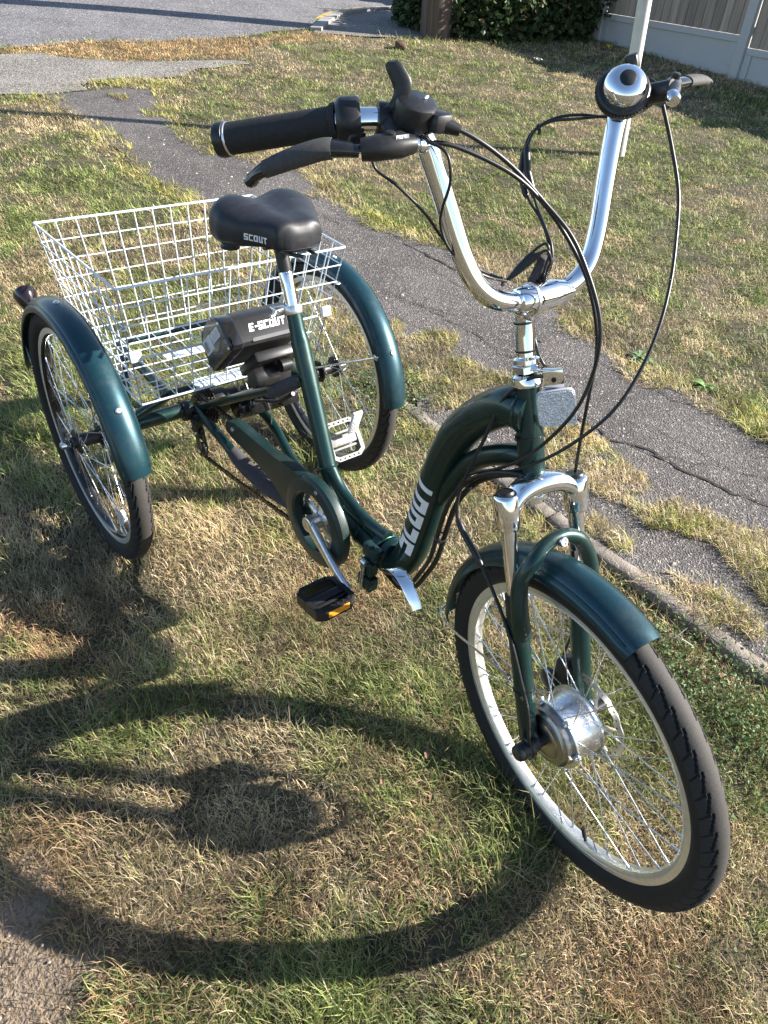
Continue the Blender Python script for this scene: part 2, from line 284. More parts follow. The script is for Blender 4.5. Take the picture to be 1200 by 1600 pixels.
TUFTS = [[(-.605, 1.056), (-.51, 1.114), (-.446, 1.232), (-.371, 1.253), (-.318, 1.151), (-.14, 1.189), (-.05, 1.202), (.046, 1.053), (.066, .922), (.035, .83), (-.139, .864), (-.268, .866)],
         [(.295, .963), (.24, 1.094), (.309, 1.148), (.438, 1.196), (.572, 1.139), (.712, 1.114), (.722, 1.016), (.728, .928), (.666, .902), (.497, .895), (.394, .921)],
         [(.713, .948), (.764, 1.055), (.818, 1.109), (.938, 1.16), (1.016, 1.202), (1.3, 1.2), (1.4, .98), (1.157, .944), (1.034, .995), (.912, .997), (.802, .904)],
         [(.679, .739), (.702, .826), (.783, .825), (.838, .78), (.775, .732)],
         [(.919, .8), (1.001, .796), (1.014, .899), (1.15, .875), (1.192, .771), (1.095, .739), (1.012, .751)],
         [(-4.644, 1.322), (-4.672, 1.752), (-4.515, 2.098), (-4.264, 2.078), (-4.289, 1.731)],
         [(-3.844, 1.479), (-3.81, 1.58), (-3.617, 1.534), (-3.63, 1.404)], [(-4.24, 1.42), (-4.207, 1.523), (-4.079, 1.482), (-4.114, 1.376)]]
STRIP = [(-5.93, -4.), (-5.876, 1.286), (-5.95, 1.848), (-5.84, 2.569), (-5.803, 3.412), (-5.962, 4.30), (-5.591, 4.652), (-5.536, 3.977), (-5.45, 3.3), (-5.0, 2.941), (-5.152, 2.571), (-5.144, 1.9), (-5.45, 1.513), (-5.68, 1.2), (-5.72, -4.)]
DIRT = [(.60, -1.2), (.72, -.88), (.777, -.831), (.832, -.79), (.90, -.755), (.985, -.79), (1.3, -1.2)]
def dense(P, step=.035):
    out = []
    for (a, b) in zip(P[:-1], P[1:]):
        n = max(1, int(math.hypot(b[0] - a[0], b[1] - a[1]) / step))
        out += [(a[0] + (b[0] - a[0]) * i / n, a[1] + (b[1] - a[1]) * i / n) for i in range(n)]
    return out + [P[-1]]
def resample(P, n):
    P = np.array(P, float); s = np.r_[0, np.cumsum(np.hypot(*np.diff(P, axis=0).T))]; t = np.linspace(0, s[-1], n)
    return np.c_[np.interp(t, s, P[:, 0]), np.interp(t, s, P[:, 1])]
def sheet(name, A, B, n, m, lift, mt, jit=.02, label=None):
    a = resample(A, n); b = resample(B, n)
    for e, sd in ((a, 3), (b, 9)):
        e += np.c_[noise2(e[:, 0] * 9, e[:, 1] * 9, sd) - .5, noise2(e[:, 0] * 9 + 40, e[:, 1] * 9, sd) - .5] * jit * 2
    G = []
    for i in range(n):
        row = []
        for j in range(m + 1):
            p = a[i] + (b[i] - a[i]) * j / m; row.append((p[0], p[1], float(H(p[0], p[1])) + lift))
        G.append(row)
    return kind(MB().grid(G).build(name, mt, ang=180), 'structure')
# lawn: one sheet out to the horizon
def axis(lo, hi, flo, fhi, fs, cs):
    a = list(np.arange(flo, fhi + 1e-6, fs)); x = flo; st = fs
    while x > lo: st = min(st * 1.25, cs); x -= st; a.insert(0, x)
    x = fhi; st = fs
    while x < hi: st = min(st * 1.25, cs); x += st; a.append(x)
    return np.array(a)
gx = axis(-150, 150, -7, 3, .06, 12); gy = axis(-150, 150, -1.6, 4, .06, 12)
X, Y = np.meshgrid(gx, gy, indexing='ij')
def Hfar(x, y):
    d = np.hypot(x + 2, y - 2); k = np.clip((d - 9) / 12, 0, 1); k = k * k * (3 - 2 * k)
    return H(x, y) * (1 - k) + H(x / np.maximum(d / 12, 1), y / np.maximum(d / 12, 1)) * k
def offpath(x, y):
    r = np.zeros(np.shape(x))
    return r
onp = inpoly(X, Y, NEAR + FAR[::-1]); onv = inpoly(X, Y, PBOT + PTOP[::-1]) | inpoly(X, Y, WEDGE) | inpoly(X, Y, ROADE + [(-140, 60), (-140, -60)])
Z = Hfar(X, Y) + np.where(onp, 0, (fbm(X * 6, Y * 6, 2) - .5) * .012) - np.where((Y < .72) & (X > -.2) & (X < 5), .03 * np.clip((X + .1) * 1.2, 0, 1) * np.exp(-np.abs(Y - .70) / .10), 0) - np.where(onp | onv, .010, 0)
nx, ny = X.shape; idx = np.arange(nx * ny).reshape(nx, ny)
fc = np.stack([idx[:-1, :-1], idx[1:, :-1], idx[1:, 1:], idx[:-1, 1:]], -1).reshape(-1, 4)
me = bpy.data.meshes.new('lawn_ground'); me.from_pydata(np.stack([X, Y, Z], -1).reshape(-1, 3).tolist(), [], fc.tolist()); me.materials.append(M_SOIL)
me.polygons.foreach_set('use_smooth', [True] * len(me.polygons))
bare = (inpoly(X + (fbm(X * 8, Y * 8, 5) - .5) * .2, Y + (fbm(X * 8 + 9, Y * 8, 6) - .5) * .2, DIRT) * 1.).reshape(-1)
at = me.attributes.new('bare', 'FLOAT', 'POINT'); at.data.foreach_set('value', bare.astype(np.float32))
lawn = kind(link('lawn_ground', me), 'structure')
footpath = sheet('footpath', NEAR, FAR, 260, 10, .003, M_PATH, .02)
pavement = sheet('pavement', PBOT, PTOP, 120, 8, .005, M_PAVE, .04)
road = sheet('road', ROADE, [(-150, -100), (-150, -40), (-150, -20), (-150, -5), (-150, 0), (-150, 5), (-150, 10), (-150, 40), (-150, 100)], 200, 60, .004, M_ROAD, .03)
# the road dips below the terrain far out only if the terrain rises: follow Hfar there
for ob in (road,):
    me = ob.data; co = np.empty(len(me.vertices) * 3); me.vertices.foreach_get('co', co); co = co.reshape(-1, 3); co[:, 2] = Hfar(co[:, 0], co[:, 1]) + .003; me.vertices.foreach_set('co', co.reshape(-1)); me.update()
def flat_poly(name, poly, lift, mt, parent=None):
    bm = bmesh.new(); vs = [bm.verts.new((x, y, float(H(x, y)) + lift)) for x, y in poly]; f = bm.faces.new(vs); bmesh.ops.triangulate(bm, faces=[f])
    me = bpy.data.meshes.new(name); bm.to_mesh(me); bm.free(); me.materials.append(mt); return link(name, me, parent)
side_pave = kind(flat_poly('pavement', dense(WEDGE, .2), .008, M_PAVE), 'structure')
# kerb stones along the corner of the side road, yellow line on the road
KL = [(-5.98, 4.38), (-6.03, 4.433), (-6.248, 4.645), (-6.62, 5.053), (-6.875, 5.467), (-6.968, 5.978), (-6.976, 6.665), (-6.98, 8.5)]
kp = resample(spline([(a, b, 0) for a, b in KL], 8), 9)[:, :2] if False else resample([(p[0], p[1]) for p in spline([(a, b, 0) for a, b in KL], 8)], 8)
kerb0 = None
for i in range(7):
    a, b = kp[i], kp[i + 1]; d = (b - a) / np.linalg.norm(b - a); a2, b2 = a + d * .006, b - d * .006; nrm = np.array([-d[1], d[0]])
    m = MB(); q = []
    for p, s in ((a2, -1), (a2, 1), (b2, 1), (b2, -1)): w = p + nrm * s * .06; q.append(w)
    za = float(H(*a)); zb = float(H(*b)); zt = [za + .035, za + .035, zb + .035, zb + .035]; zl = [za - .1, za - .1, zb - .1, zb - .1]
    m.add([(w[0], w[1], z) for w, z in zip(q, zt)] + [(w[0], w[1], z) for w, z in zip(q, zl)], [(0, 1, 2, 3), (0, 4, 5, 1), (1, 5, 6, 2), (2, 6, 7, 3), (3, 7, 4, 0)])
    m.build('kerb_stone', M_KERB, side_pave, smooth=False)
M_YELLOW = mat('worn_yellow_paint', (.55, .36, .06), .8, 0, 0, 14, .2, 200, .3, col2=(.34, .25, .09))
yl = [(-6.55, 4.80), (-6.80, 5.10), (-7.02, 5.5), (-7.12, 6.0), (-7.14, 6.6), (-7.14, 8.5)]
sp = spline([(a, b, 0) for a, b in yl], 6); G = []
for i, p in enumerate(sp):
    d = unit(sp[min(i + 1, len(sp) - 1)] - sp[max(i - 1, 0)]); n = np.array([-d[1], d[0]])
    G.append([(p[0] + n[0] * s, p[1] + n[1] * s, float(H(p[0], p[1])) + .009) for s in (-.04, .04)])
MB().grid(G).build('yellow_line', M_YELLOW, road, smooth=False)
# concrete edging stones along the near side of the footpath
x = -.30
while x < 4.2:
    ln = .90; y0 = .742 - .018 * math.sin(x * 1.3); x2 = x + ln - .008; y1 = .742 - .018 * math.sin(x2 * 1.3); m = MB(); G = []
    for k in range(41):
        t = k / 40; px = x + (x2 - x) * t; py = y0 + (y1 - y0) * t; z = float(H(px, py)); wob = float(noise2(px * 30, 1.5, 4) - .5) * .010 + float(noise2(px * 90, 2.5, 4) - .5) * .005
        zt = z + .010 + .003 * math.sin(x * 2.1) - .05 * max(0, float(noise2(px * 16, 7.7, 5)) - .66) - .004 * float(noise2(px * 60, 3.3, 6))
        G.append([(px, py - .026 + wob, z - .08), (px, py - .026 + wob, zt - .005), (px, py - .021 + wob, zt), (px, py + .017 + wob * .6, zt - .001), (px, py + .026 + wob, zt - .007), (px, py + .026, z - .08)])
    m.grid(G); e = len(m.v); m.f.append(tuple(range(6))); m.f.append(tuple(range(e - 6, e))[::-1]); m.build('edging_stone', M_EDGING, footpath, ang=50); x += ln
# cracks in the footpath: dark open fissures
M_CRACK = mat('crack_soil', (.022, .019, .017), .95, 0, 0, 80, .4)
CR = [([(.20, 1.24), (.292, 1.22), (.368, 1.214), (.45, 1.215), (.545, 1.263), (.66, 1.279), (.794, 1.29), (.94, 1.341), (1.4, 1.36)], .011), ([(-1.328, 1.711), (-1.157, 1.697), (-.992, 1.721), (-.756, 1.712), (-.587, 1.671), (-.40, 1.66)], .012),
      ([(.006, 1.647), (.139, 1.62), (.278, 1.637), (.403, 1.622), (.501, 1.681), (.658, 1.679), (.9, 1.7)], .006), ([(-.833, 1.273), (-.667, 1.318), (-.45, 1.344), (-.24, 1.324), (-.144, 1.335), (.1, 1.37)], .005),
      ([(-.698, 1.13), (-.576, 1.17), (-.425, 1.213), (-.304, 1.208), (-.183, 1.162)], .004), ([(.45, 1.40), (.572, 1.411), (.666, 1.42), (.766, 1.413), (.871, 1.468), (1.2, 1.5)], .004), ([(-1.9, 1.2), (-1.6, 1.22), (-1.3, 1.26), (-1.0, 1.25)], .004),
      ([(-.60, 1.30), (-.55, 1.20), (-.52, 1.12)], .003), ([(-.30, 1.34), (-.22, 1.48), (-.20, 1.60)], .003), ([(.66, 1.28), (.70, 1.36), (.69, 1.42)], .003)]
for k in range(26):
    a = random.uniform(-2.6, 1.2); b = random.uniform(.98, 1.68); n = random.randint(4, 9); an = random.gauss(0.05, .25) if random.random() < .8 else random.uniform(.8, 2); pts = [(a, b)]
    for i in range(n): an += random.gauss(0, .28); a += .07 * math.cos(an); b += .07 * math.sin(an) * .8; pts.append((a, b))
    if all(.88 < q[1] < 1.70 for q in pts): CR.append((pts, random.uniform(.0022, .0042)))
for pts, w in CR:
    P = []
    for a, b in zip(pts[:-1], pts[1:]):
        n = max(2, int(math.hypot(b[0] - a[0], b[1] - a[1]) / .016))
        P += [(a[0] + (b[0] - a[0]) * i / n, a[1] + (b[1] - a[1]) * i / n) for i in range(n)]
    P = np.array(P + [pts[-1]]); ph = random.random() * 50
    P += np.c_[noise2(P[:, 0] * 30, P[:, 1] * 30 + ph, 21) - .5, noise2(P[:, 0] * 30 + 9, P[:, 1] * 30 + ph, 22) - .5] * .03
    G = []
    for i in range(len(P)):
        d = unit(P[min(i + 1, len(P) - 1)] - P[max(i - 1, 0)]); n = np.array([-d[1], d[0]]); ww = w * (.25 + 1.0 * float(noise2(P[i, 0] * 40, ph, 8))) * (min(1, i / 6, (len(P) - 1 - i) / 6) * .9 + .1) * .5
        G.append([(P[i, 0] + n[0] * s * ww, P[i, 1] + n[1] * s * ww, float(H(P[i, 0], P[i, 1])) + .0065) for s in (-1, 1)])
    MB().grid(G).build('crack', M_CRACK, footpath, smooth=False)

# ---------------------------------------------------------------- far setting: fence, poles, bush
def tilt_up(): return np.array([0, 0, 1.])
fence = empty('panel_fence', (-4.60, 7.38, float(H(-4.6, 7.38))))
thing(fence, 'weathered timber board fence with concrete posts and gravel boards behind the lawn', 'fence')
F0 = np.array([-4.63, 7.40]); FD = unit(np.array([1.93, -.262])); FN = np.array([FD[1], -FD[0]])   # FN faces the camera
fb = np.array(fence.location)
def fpt(u, n, z): p = F0 + FD * u + FN * n; return np.array([p[0], p[1], z])
def fbox(u0, u1, n0, n1, z0, z1, bev=.0):
    Mx = np.array([[FD[0], FN[0], 0], [FD[1], FN[1], 0], [0, 0, 1]]); c = fpt((u0 + u1) / 2, (n0 + n1) / 2, (z0 + z1) / 2) - fb
    return MB().box(c, (u1 - u0, n1 - n0, z1 - z0), Mx, bev)
FH = .86
for k in range(-2, 8):  # right-hand panels out of view are added to give the chrome brown reflections
    u = k * 1.94; g = float(H(*(F0 + FD * u))); fbox(u - .05, u + .05, -.05, .055, g - .3, g + FH + .06, .006).build('concrete_post', M_CONC, fence, smooth=False)
    g2 = float(H(*(F0 + FD * (u + .97)))); gb = min(g, g2)
    m = fbox(u + .052, u + 1.888, -.028, .012, g2 - .15, g2 + .30, .003)
    for a in ((u + .052, u + 1.888, .245, .30), (u + .052, u + 1.888, -.1, .05), (u + .052, u + .13, .0503, .2447), (u + 1.81, u + 1.888, .0503, .2447)):
        q = fbox(a[0], a[1], .0125, .027, g2 + a[2], g2 + a[3], .004); m.add(q.v, q.f)
    m.build('gravel_board', M_CONC, fence, smooth=False)
    uu = u + .055; j = 0
    while uu < u + 1.87:
        w = .105 + random.uniform(-.012, .012); e = min(uu + w + .012, u + 1.888); dz = random.uniform(-.008, .004)
        q = MB(); z0, z1 = g2 + .303, g2 + FH + dz; n0 = -.004 + (j % 2) * .0005
        q.add([fpt(uu, n0, z0) - fb, fpt(uu, n0 + .004, z0) - fb, fpt(e, n0 + .016, z0) - fb, fpt(e, n0, z0) - fb, fpt(uu, n0, z1) - fb, fpt(uu, n0 + .004, z1) - fb, fpt(e, n0 + .016, z1) - fb, fpt(e, n0, z1) - fb],
              [(0, 1, 2, 3), (7, 6, 5, 4), (0, 4, 5, 1), (1, 5, 6, 2), (2, 6, 7, 3), (3, 7, 4, 0)])
        q.build('fence_board', M_PALE, fence, smooth=False); uu += w; j += 1
    for zz in (.42, .70): fbox(u + .052, u + 1.888, -.05, -.006, g2 + zz, g2 + zz + .05).build('rail', M_PALE, fence, smooth=False)
px, py = -1.722, 4.043; z = float(H(px, py)); o = MB()
o.tube([(.0072, .009, -.2), (-.036, -.045, 1.0), (-.115, -.145, 3.2)], .043, 20);
pole = o.build('street_pole', M_POLE); pole.location = (px, py, z); thing(pole, 'pale grey metal street pole standing in the lawn behind the bell', 'pole')
tx, ty = -5.44, 5.60; z = float(H(tx, ty)); G = []
for i, zz in enumerate(np.r_[np.linspace(-.2, 1.2, 12), 2.5, 4.5, 7.0]):
    row = []
    for k in range(40):
        a = 2 * math.pi * k / 40; rr = (.172 - .008 * zz) * (1 + .018 * math.sin(a * 7 + zz * .6) + .014 * math.sin(a * 13 - zz) + .02 * (noise2(k * .9, zz * .7, 3) - .5)); row.append((rr * math.cos(a), rr * math.sin(a), zz))
    G.append(row)
o = MB().grid(G, cv=True); n = len(o.v); o.f.append(tuple(range(n - 40, n))); upole = o.build('utility_pole', M_TIMBER, ang=60); upole.location = (tx, ty, z)
thing(upole, 'dark brown weathered timber utility pole beside the ivy bush', 'pole')
def leaf_cloud(n, pts, size, cols, up=.4, fold=.25):
    """leaf-shaped faces at PTS (n x 3); returns verts, faces, colours"""
    V = []; F = []; Cc = []
    for i in range(n):
        p = pts[i]; d = unit(RNG.normal(size=3) + np.array([0, 0, up])); a = unit(np.cross(d, RNG.normal(size=3))); b = np.cross(d, a); s = size * RNG.uniform(.6, 1.3)
        q = [p - a * s * .5, p - b * s * .42 - a * s * .1 + d * s * fold * .4, p - b * s * .2 + a * s * .3 + d * s * fold * .2, p + a * s * .62 - d * s * .12, p + b * s * .2 + a * s * .3 + d * s * fold * .2, p + b * s * .42 - a * s * .1 + d * s * fold * .4]
        k = len(V); V += q; F += [(k, k + 1, k + 2, k + 3), (k, k + 3, k + 4, k + 5)]; Cc += [cols[RNG.integers(len(cols))]] * 6
    return V, F, Cc
def tone_mesh(name, V, F, Cc, parent=None, mt=None):
    me = bpy.data.meshes.new(name); me.from_pydata([tuple(v) for v in V], [], F); me.materials.append(mt or M_BLADE)
    a = me.attributes.new('tone', 'FLOAT_COLOR', 'POINT'); c = np.c_[np.array(Cc), np.ones(len(Cc))].astype(np.float32); a.data.foreach_set('color', c.reshape(-1)); return link(name, me, parent)
bush = empty('ivy_bush', (-5.4, 6.4, float(H(-5.4, 6.4)))); thing(bush, 'dark green ivy bush growing in shade between the utility pole and the fence', 'bush')
bl = np.array(bush.location)
lobes = [(-5.85, 5.85, .12, .36), (-5.55, 6.05, .22, .48), (-5.35, 6.4, .28, .56), (-5.25, 6.8, .32, .62), (-5.05, 7.15, .34, .55), (-5.65, 6.9, .40, .62), (-6.0, 6.35, .22, .46), (-6.2, 5.95, .05, .28)]
pts = []
for (lx, ly, lz, lr) in lobes:
    n = int(12000 * lr * lr); d = RNG.normal(size=(n, 3)); d /= np.linalg.norm(d, axis=1)[:, None]; r = lr * (1 - .42 * RNG.random(n) ** 1.6) * np.where(RNG.random(n) < .07, RNG.uniform(1.05, 1.32, n), 1) * (.82 + .36 * noise2(d[:, 0] * 4 + lx, d[:, 1] * 4 + d[:, 2] * 3, 9))
    p = np.c_[lx + d[:, 0] * r, ly + d[:, 1] * r, lz + d[:, 2] * r * .95]; pts.append(p[p[:, 2] > .0])
pts = np.concatenate(pts); pts[:, 2] += np.array([float(H(a, b)) for a, b in pts[:, :2]]); RNG.shuffle(pts)
V, F, Cc = leaf_cloud(len(pts), pts - bl, .062, [(.030, .058, .018), (.040, .075, .022), (.022, .045, .016), (.055, .095, .03), (.09, .13, .045), (.10, .085, .04)], .5)
tone_mesh('foliage', V, F, Cc, bush)
st = MB()
for (lx, ly, lz, lr) in lobes:
    for k in range(5):
        a = random.uniform(0, 6.28); g = float(H(lx, ly))
        st.tube(spline([(lx - bl[0] + .05 * math.cos(a), ly - bl[1] + .05 * math.sin(a), g - bl[2] - .05), (lx - bl[0] + .3 * lr * math.cos(a), ly - bl[1] + .3 * lr * math.sin(a), g - bl[2] + lz * .6), (lx - bl[0] + .75 * lr * math.cos(a), ly - bl[1] + .75 * lr * math.sin(a), g - bl[2] + lz + .3 * lr)], 4), [.012] * 4 + [.008] * 4 + [.004], 6)
st.build('stems', M_TIMBER, bush)
for (a, b, s, c, nm, lab) in ((-4.039, 5.723, .05, (.62, .55, .52), 'paper_scrap', 'pale crumpled paper scrap lying on the lawn before the ivy bush'), (-4.18, 7.0, .04, (.60, .45, .03), 'fallen_leaf', 'yellow fallen leaf at the foot of the fence')):
    q = MB().grid([[(u * s * 1.6, v * s, .012 + .014 * math.sin(u * 5 + v * 7)) for v in (-.5, -.2, .1, .5)] for u in (-.5, -.15, .2, .5)]).build(nm, mat(nm, c, .8, 0, 0, 30, .1)); q.location = (a, b, float(H(a, b)) + .03); thing(q, lab, 'litter' if nm == 'paper_scrap' else 'leaf')
cl = MB(); G = []
for i in range(9):
    row = []
    for k in range(14):
        th = math.pi * i / 8; ph = 2 * math.pi * k / 14; rr = .075 * (.55 + .4 * float(noise2(i * .9 + 3, k * .8, 5))); row.append((rr * math.sin(th) * math.cos(ph) * 1.4, rr * math.sin(th) * math.sin(ph), rr * math.cos(th) * .75))
    G.append(row)
q = cl.grid(G, cv=True).build('earth_clod', mat('earth_clod', (.10, .06, .04), .95, 0, 0, 30, .4, 90, 1, bdist=.01), ang=180); q.location = (-5.044, 4.767, float(H(-5.044, 4.767)) + .03); thing(q, 'reddish brown earth clod on the grass before the utility pole', 'clod')

# ---------------------------------------------------------------- grass
def rings():
    out = []; cg = CAM[:2]; edges = np.r_[np.linspace(.25, 3, 23), np.linspace(3.2, 7, 20), np.linspace(7.4, 13, 15)]
    for a, b in zip(edges[:-1], edges[1:]):
        d = (a + b) / 2; r = math.hypot(d, 1.3); dens = 125000 * (1.35 / max(r, 1.2)) ** 1.55
        n = int(dens * (b * b - a * a) * R(150) / 2); t = np.sqrt(RNG.random(n) * (b * b - a * a) + a * a); an = R(140) + (RNG.random(n) - .5) * R(150)
        out.append(np.c_[cg[0] + t * np.cos(an), cg[1] + t * np.sin(an)])
    P = np.concatenate(out); z = H(P[:, 0], P[:, 1]); W = np.c_[P, z] - CAM; c = W @ CM.T
    ok = (c[:, 2] > .15); u = c[:, 0] / c[:, 2] * 1110; v = c[:, 1] / c[:, 2] * 1110
    return P[ok & (np.abs(u) < 740) & (v < 930) & (v > -860)]
def wob(x, y, s, a): return (fbm(x * 10, y * 10, s, 2) - .5) * a
P = rings(); x, y = P[:, 0], P[:, 1]; wx = x + wob(x, y, 31, .10); wy = y + wob(x, y, 37, .10)
path = inpoly(wx, wy, NEAR + FAR[::-1]); tuft = np.zeros(len(P), bool)
for t in TUFTS: tuft |= inpoly(x + wob(x, y, 41, .16), y + wob(x, y, 43, .16), t)
def wob2(a, s_): return (fbm(x * 5, y * 5, s_, 4) - .5) * a + RNG.normal(0, .035, len(x))
qx, qy = x + wob2(.30, 131), y + wob2(.30, 137)
pv = inpoly(qx, qy, PBOT + PTOP[::-1]); wd = inpoly(qx, qy, WEDGE); rd = inpoly(x + .07 + wob2(.22, 139), y - .03 + wob2(.22, 141), ROADE + [(-60, 20), (-60, -6)])
hw = inpoly(wx, wy, [(-.4, .722), (5, .712), (5, .772), (-.3, .80)]) & (fbm(x * 7, y * 7, 3) > .36)
strip = inpoly(x + wob(x, y, 51, .2), y + wob(x, y, 53, .2), STRIP); dirt = inpoly(x + wob(x, y, 5, .2), y + wob(x, y, 6, .2), DIRT)
clump = (fbm(x * 9, y * 9, 61) - .5)
dens = np.clip(.78 + clump * 2.0, .15, 1); wear = (fbm(x * 1.7 + 4, y * 1.7, 71, 3) < .40)
dens = np.where(wear, dens * .75, dens)
keep = ~(path | pv | wd | rd | hw) & (RNG.random(len(P)) < dens)
keep |= strip & ~wd & (fbm(x * 3, y * 6, 77) > .33)
keep |= tuft & (RNG.random(len(P)) < np.clip(fbm(x * 12, y * 12, 83) * 2.6 - .35, 0, 1))
pe = np.minimum(np.abs(y - np.interp(x, [a for a, _ in NEAR], [b for _, b in NEAR])), np.abs(y - np.interp(x, [a for a, _ in FAR], [b for _, b in FAR])))
keep |= path & ~((y < 1.0) & (x > -.1)) & (x > -4.3) & (pe < .09 * np.clip(fbm(x * 8, y * 8, 87) * 2.4 - .55, 0, 1.2)) & (RNG.random(len(P)) < .75)
keep &= ~(dirt & (RNG.random(len(P)) > .13)) 
P = P[keep]; tuft = tuft[keep]; strip = strip[keep]; wear = wear[keep]; x, y = P[:, 0], P[:, 1]; n = len(P); dirt = dirt[keep]
dist = np.hypot(np.hypot(x - CAM[0], y - CAM[1]), 1.3)
pedge = np.minimum(np.abs(y - np.interp(x, [a for a, _ in NEAR], [b for _, b in NEAR])), np.abs(y - np.interp(x, [a for a, _ in FAR], [b for _, b in FAR]))); fringe = (pedge < .10) & (x > -4.4)
g = fbm(x * 1.3 + 7, y * 1.3, 91, 4); g2 = fbm(x * 5, y * 5, 95, 3)
green = .60 - .13 * np.clip((2.3 - dist) / .8, 0, 1) + (g - .5) * 2.6 + (g2 - .5) * 1.5 + (fbm(x * 16, y * 16, 97, 2) - .5) * 1.1
green += np.where((x < -.5) & (y < .95), .28, 0) + .45 * np.exp(-((x - 1.25) ** 2 + (y - .50) ** 2) / .10) + .5 * np.exp(-((x + .12) ** 2 + (y - .72) ** 2) / .03) + .22 * np.exp(-((x - .1) ** 2 + (y + .9) ** 2) / .25)
green -= .42 * np.exp(-((x - .75) ** 2 + (y + .32) ** 2) / .035) + .32 * np.exp(-((x - 1.0) ** 2 + (y + .35) ** 2) / .02) + .25 * np.exp(-((x - .35) ** 2 + (y + .15) ** 2) / .08)
green -= .22 * np.exp(-((x - .75) ** 2 + (y + .35) ** 2) / .16); green = np.where(wear, green - .25, green); green = np.where(fringe | tuft, green * .6 + .10, green); green = np.where(strip, green * .25 - .05, green)
green += .20 * np.exp(-((x + 2.4) ** 2 / 1.2 + (y - .45) ** 2 / .25)); isg = RNG.random(n) < np.where(dirt, .04, np.clip(green, .05, .92))
L = np.where(isg, np.where(RNG.random(n) < .4, RNG.uniform(.008, .022, n), RNG.uniform(.014, .046, n)), np.where(RNG.random(n) < .55, RNG.uniform(.006, .018, n), RNG.uniform(.014, .046, n))) * (1 + 1.3 * (g2 - .5)) * np.where(fringe, 1.25, 1) * np.where(tuft, 1.1, 1) * np.where((x < -.2) & (y < .9), 1.05, 1)
for cx_, cy_ in ((1.17, .0), (0, -.337), (0, .337)): cd_ = np.hypot(x - cx_, y - cy_); L *= 1 + .75 * np.exp(-(cd_ / .10) ** 2)
L *= np.where(((y > 6.4) | ((y > 4.9) & (x < -4.75))) & (RNG.random(n) < .35), 2.3, 1) * np.clip(.95 + dist * .02, .9, 1.1) * np.where(RNG.random(n) < .06, 1.6, 1)
lean = np.where(isg, RNG.normal(.80, .36, n), RNG.normal(1.20, .28, n)); lean = lean + np.clip((dist - 2.0) * .16, 0, .45); lean = np.clip(lean, .03, 1.50)
Wd = np.where(isg, RNG.uniform(.0009, .0022, n), RNG.uniform(.0007, .0015, n)) * np.clip(dist / 1.7, .85, 7) ** .74
an = fbm(x * 6, y * 6, 99, 2) * 14 + RNG.normal(0, 1.6, n)
pal_g = np.array([(.140, .205, .050), (.195, .250, .070), (.265, .300, .095), (.088, .140, .040), (.37, .365, .130)]); pal_s = np.array([(.58, .455, .28), (.50, .385, .235), (.70, .585, .39), (.27, .185, .11), (.50, .43, .19), (.54, .385, .23)])
col = np.where(isg[:, None], pal_g[RNG.integers(0, 5, n)], pal_s[RNG.integers(0, 6, n)]) * RNG.uniform(.78, 1.18, n)[:, None]
col = np.where(((fringe | tuft) & isg)[:, None], col * [1.55, 1.30, 1.1], col); col = np.where((strip & ~isg)[:, None], col * [1.02, .86, .70], col)
col = col * (1 - .16 * np.clip((2.2 - dist) / .7, 0, 1))[:, None] * np.clip(1 + (fbm(x * 11, y * 11, 107, 3) - .5) * 1.5, .45, 1.35)[:, None]; dead = np.clip((fbm(x * 4, y * 4, 109, 3) - .54) * 7, 0, 1) * (~isg) * np.clip((3.2 - dist), 0, 1); col = col * (1 - dead[:, None] * np.array([.22, .34, .40]))
hd = np.c_[np.cos(an), np.sin(an), np.zeros(n)]; sd = np.c_[-np.sin(an), np.cos(an), np.zeros(n)]; up = np.array([0, 0, 1.])
zb = H(x, y) + np.where(tuft, .004, -.002) - np.where((y < .72) & (x > -.2) & (x < 5), .03 * np.clip((x + .1) * 1.2, 0, 1) * np.exp(-np.abs(y - .70) / .10), 0)
base = np.c_[x, y, zb]; l1 = lean * .75; l2 = np.clip(lean * 1.15 + RNG.normal(.12, .15, n), 0, 1.62)
mid = base + (np.sin(l1)[:, None] * hd + np.cos(l1)[:, None] * up) * (L * .5)[:, None] + np.where(isg, 0, RNG.uniform(.001, .012, n))[:, None] * up
tip = mid + (np.sin(l2)[:, None] * hd + np.cos(l2)[:, None] * up + .25 * RNG.normal(size=n)[:, None] * sd) * (L * .5)[:, None]
h2 = (Wd / 2)[:, None]
V = np.stack([base - sd * h2, base + sd * h2, mid + sd * h2 * .9, mid - sd * h2 * .9, tip], 1).reshape(-1, 3)
o5 = (np.arange(n) * 5)[:, None]; loops = np.concatenate([o5 + [0, 1, 2, 3], o5 + [3, 2, 4]], 1).reshape(-1)
def raw_mesh(name, V, loops, starts, cols, mt):
    me = bpy.data.meshes.new(name); me.vertices.add(len(V)); me.vertices.foreach_set('co', V.astype(np.float32).reshape(-1)); me.loops.add(len(loops)); me.loops.foreach_set('vertex_index', loops.astype(np.int32))
    me.polygons.add(len(starts)); me.polygons.foreach_set('loop_start', starts.astype(np.int32)); me.update(calc_edges=True); me.materials.append(mt)
    a = me.attributes.new('tone', 'FLOAT_COLOR', 'POINT'); a.data.foreach_set('color', np.c_[cols, np.ones(len(cols))].astype(np.float32).reshape(-1)); return me
st = (np.arange(n)[:, None] * 7 + [0, 4]).reshape(-1)
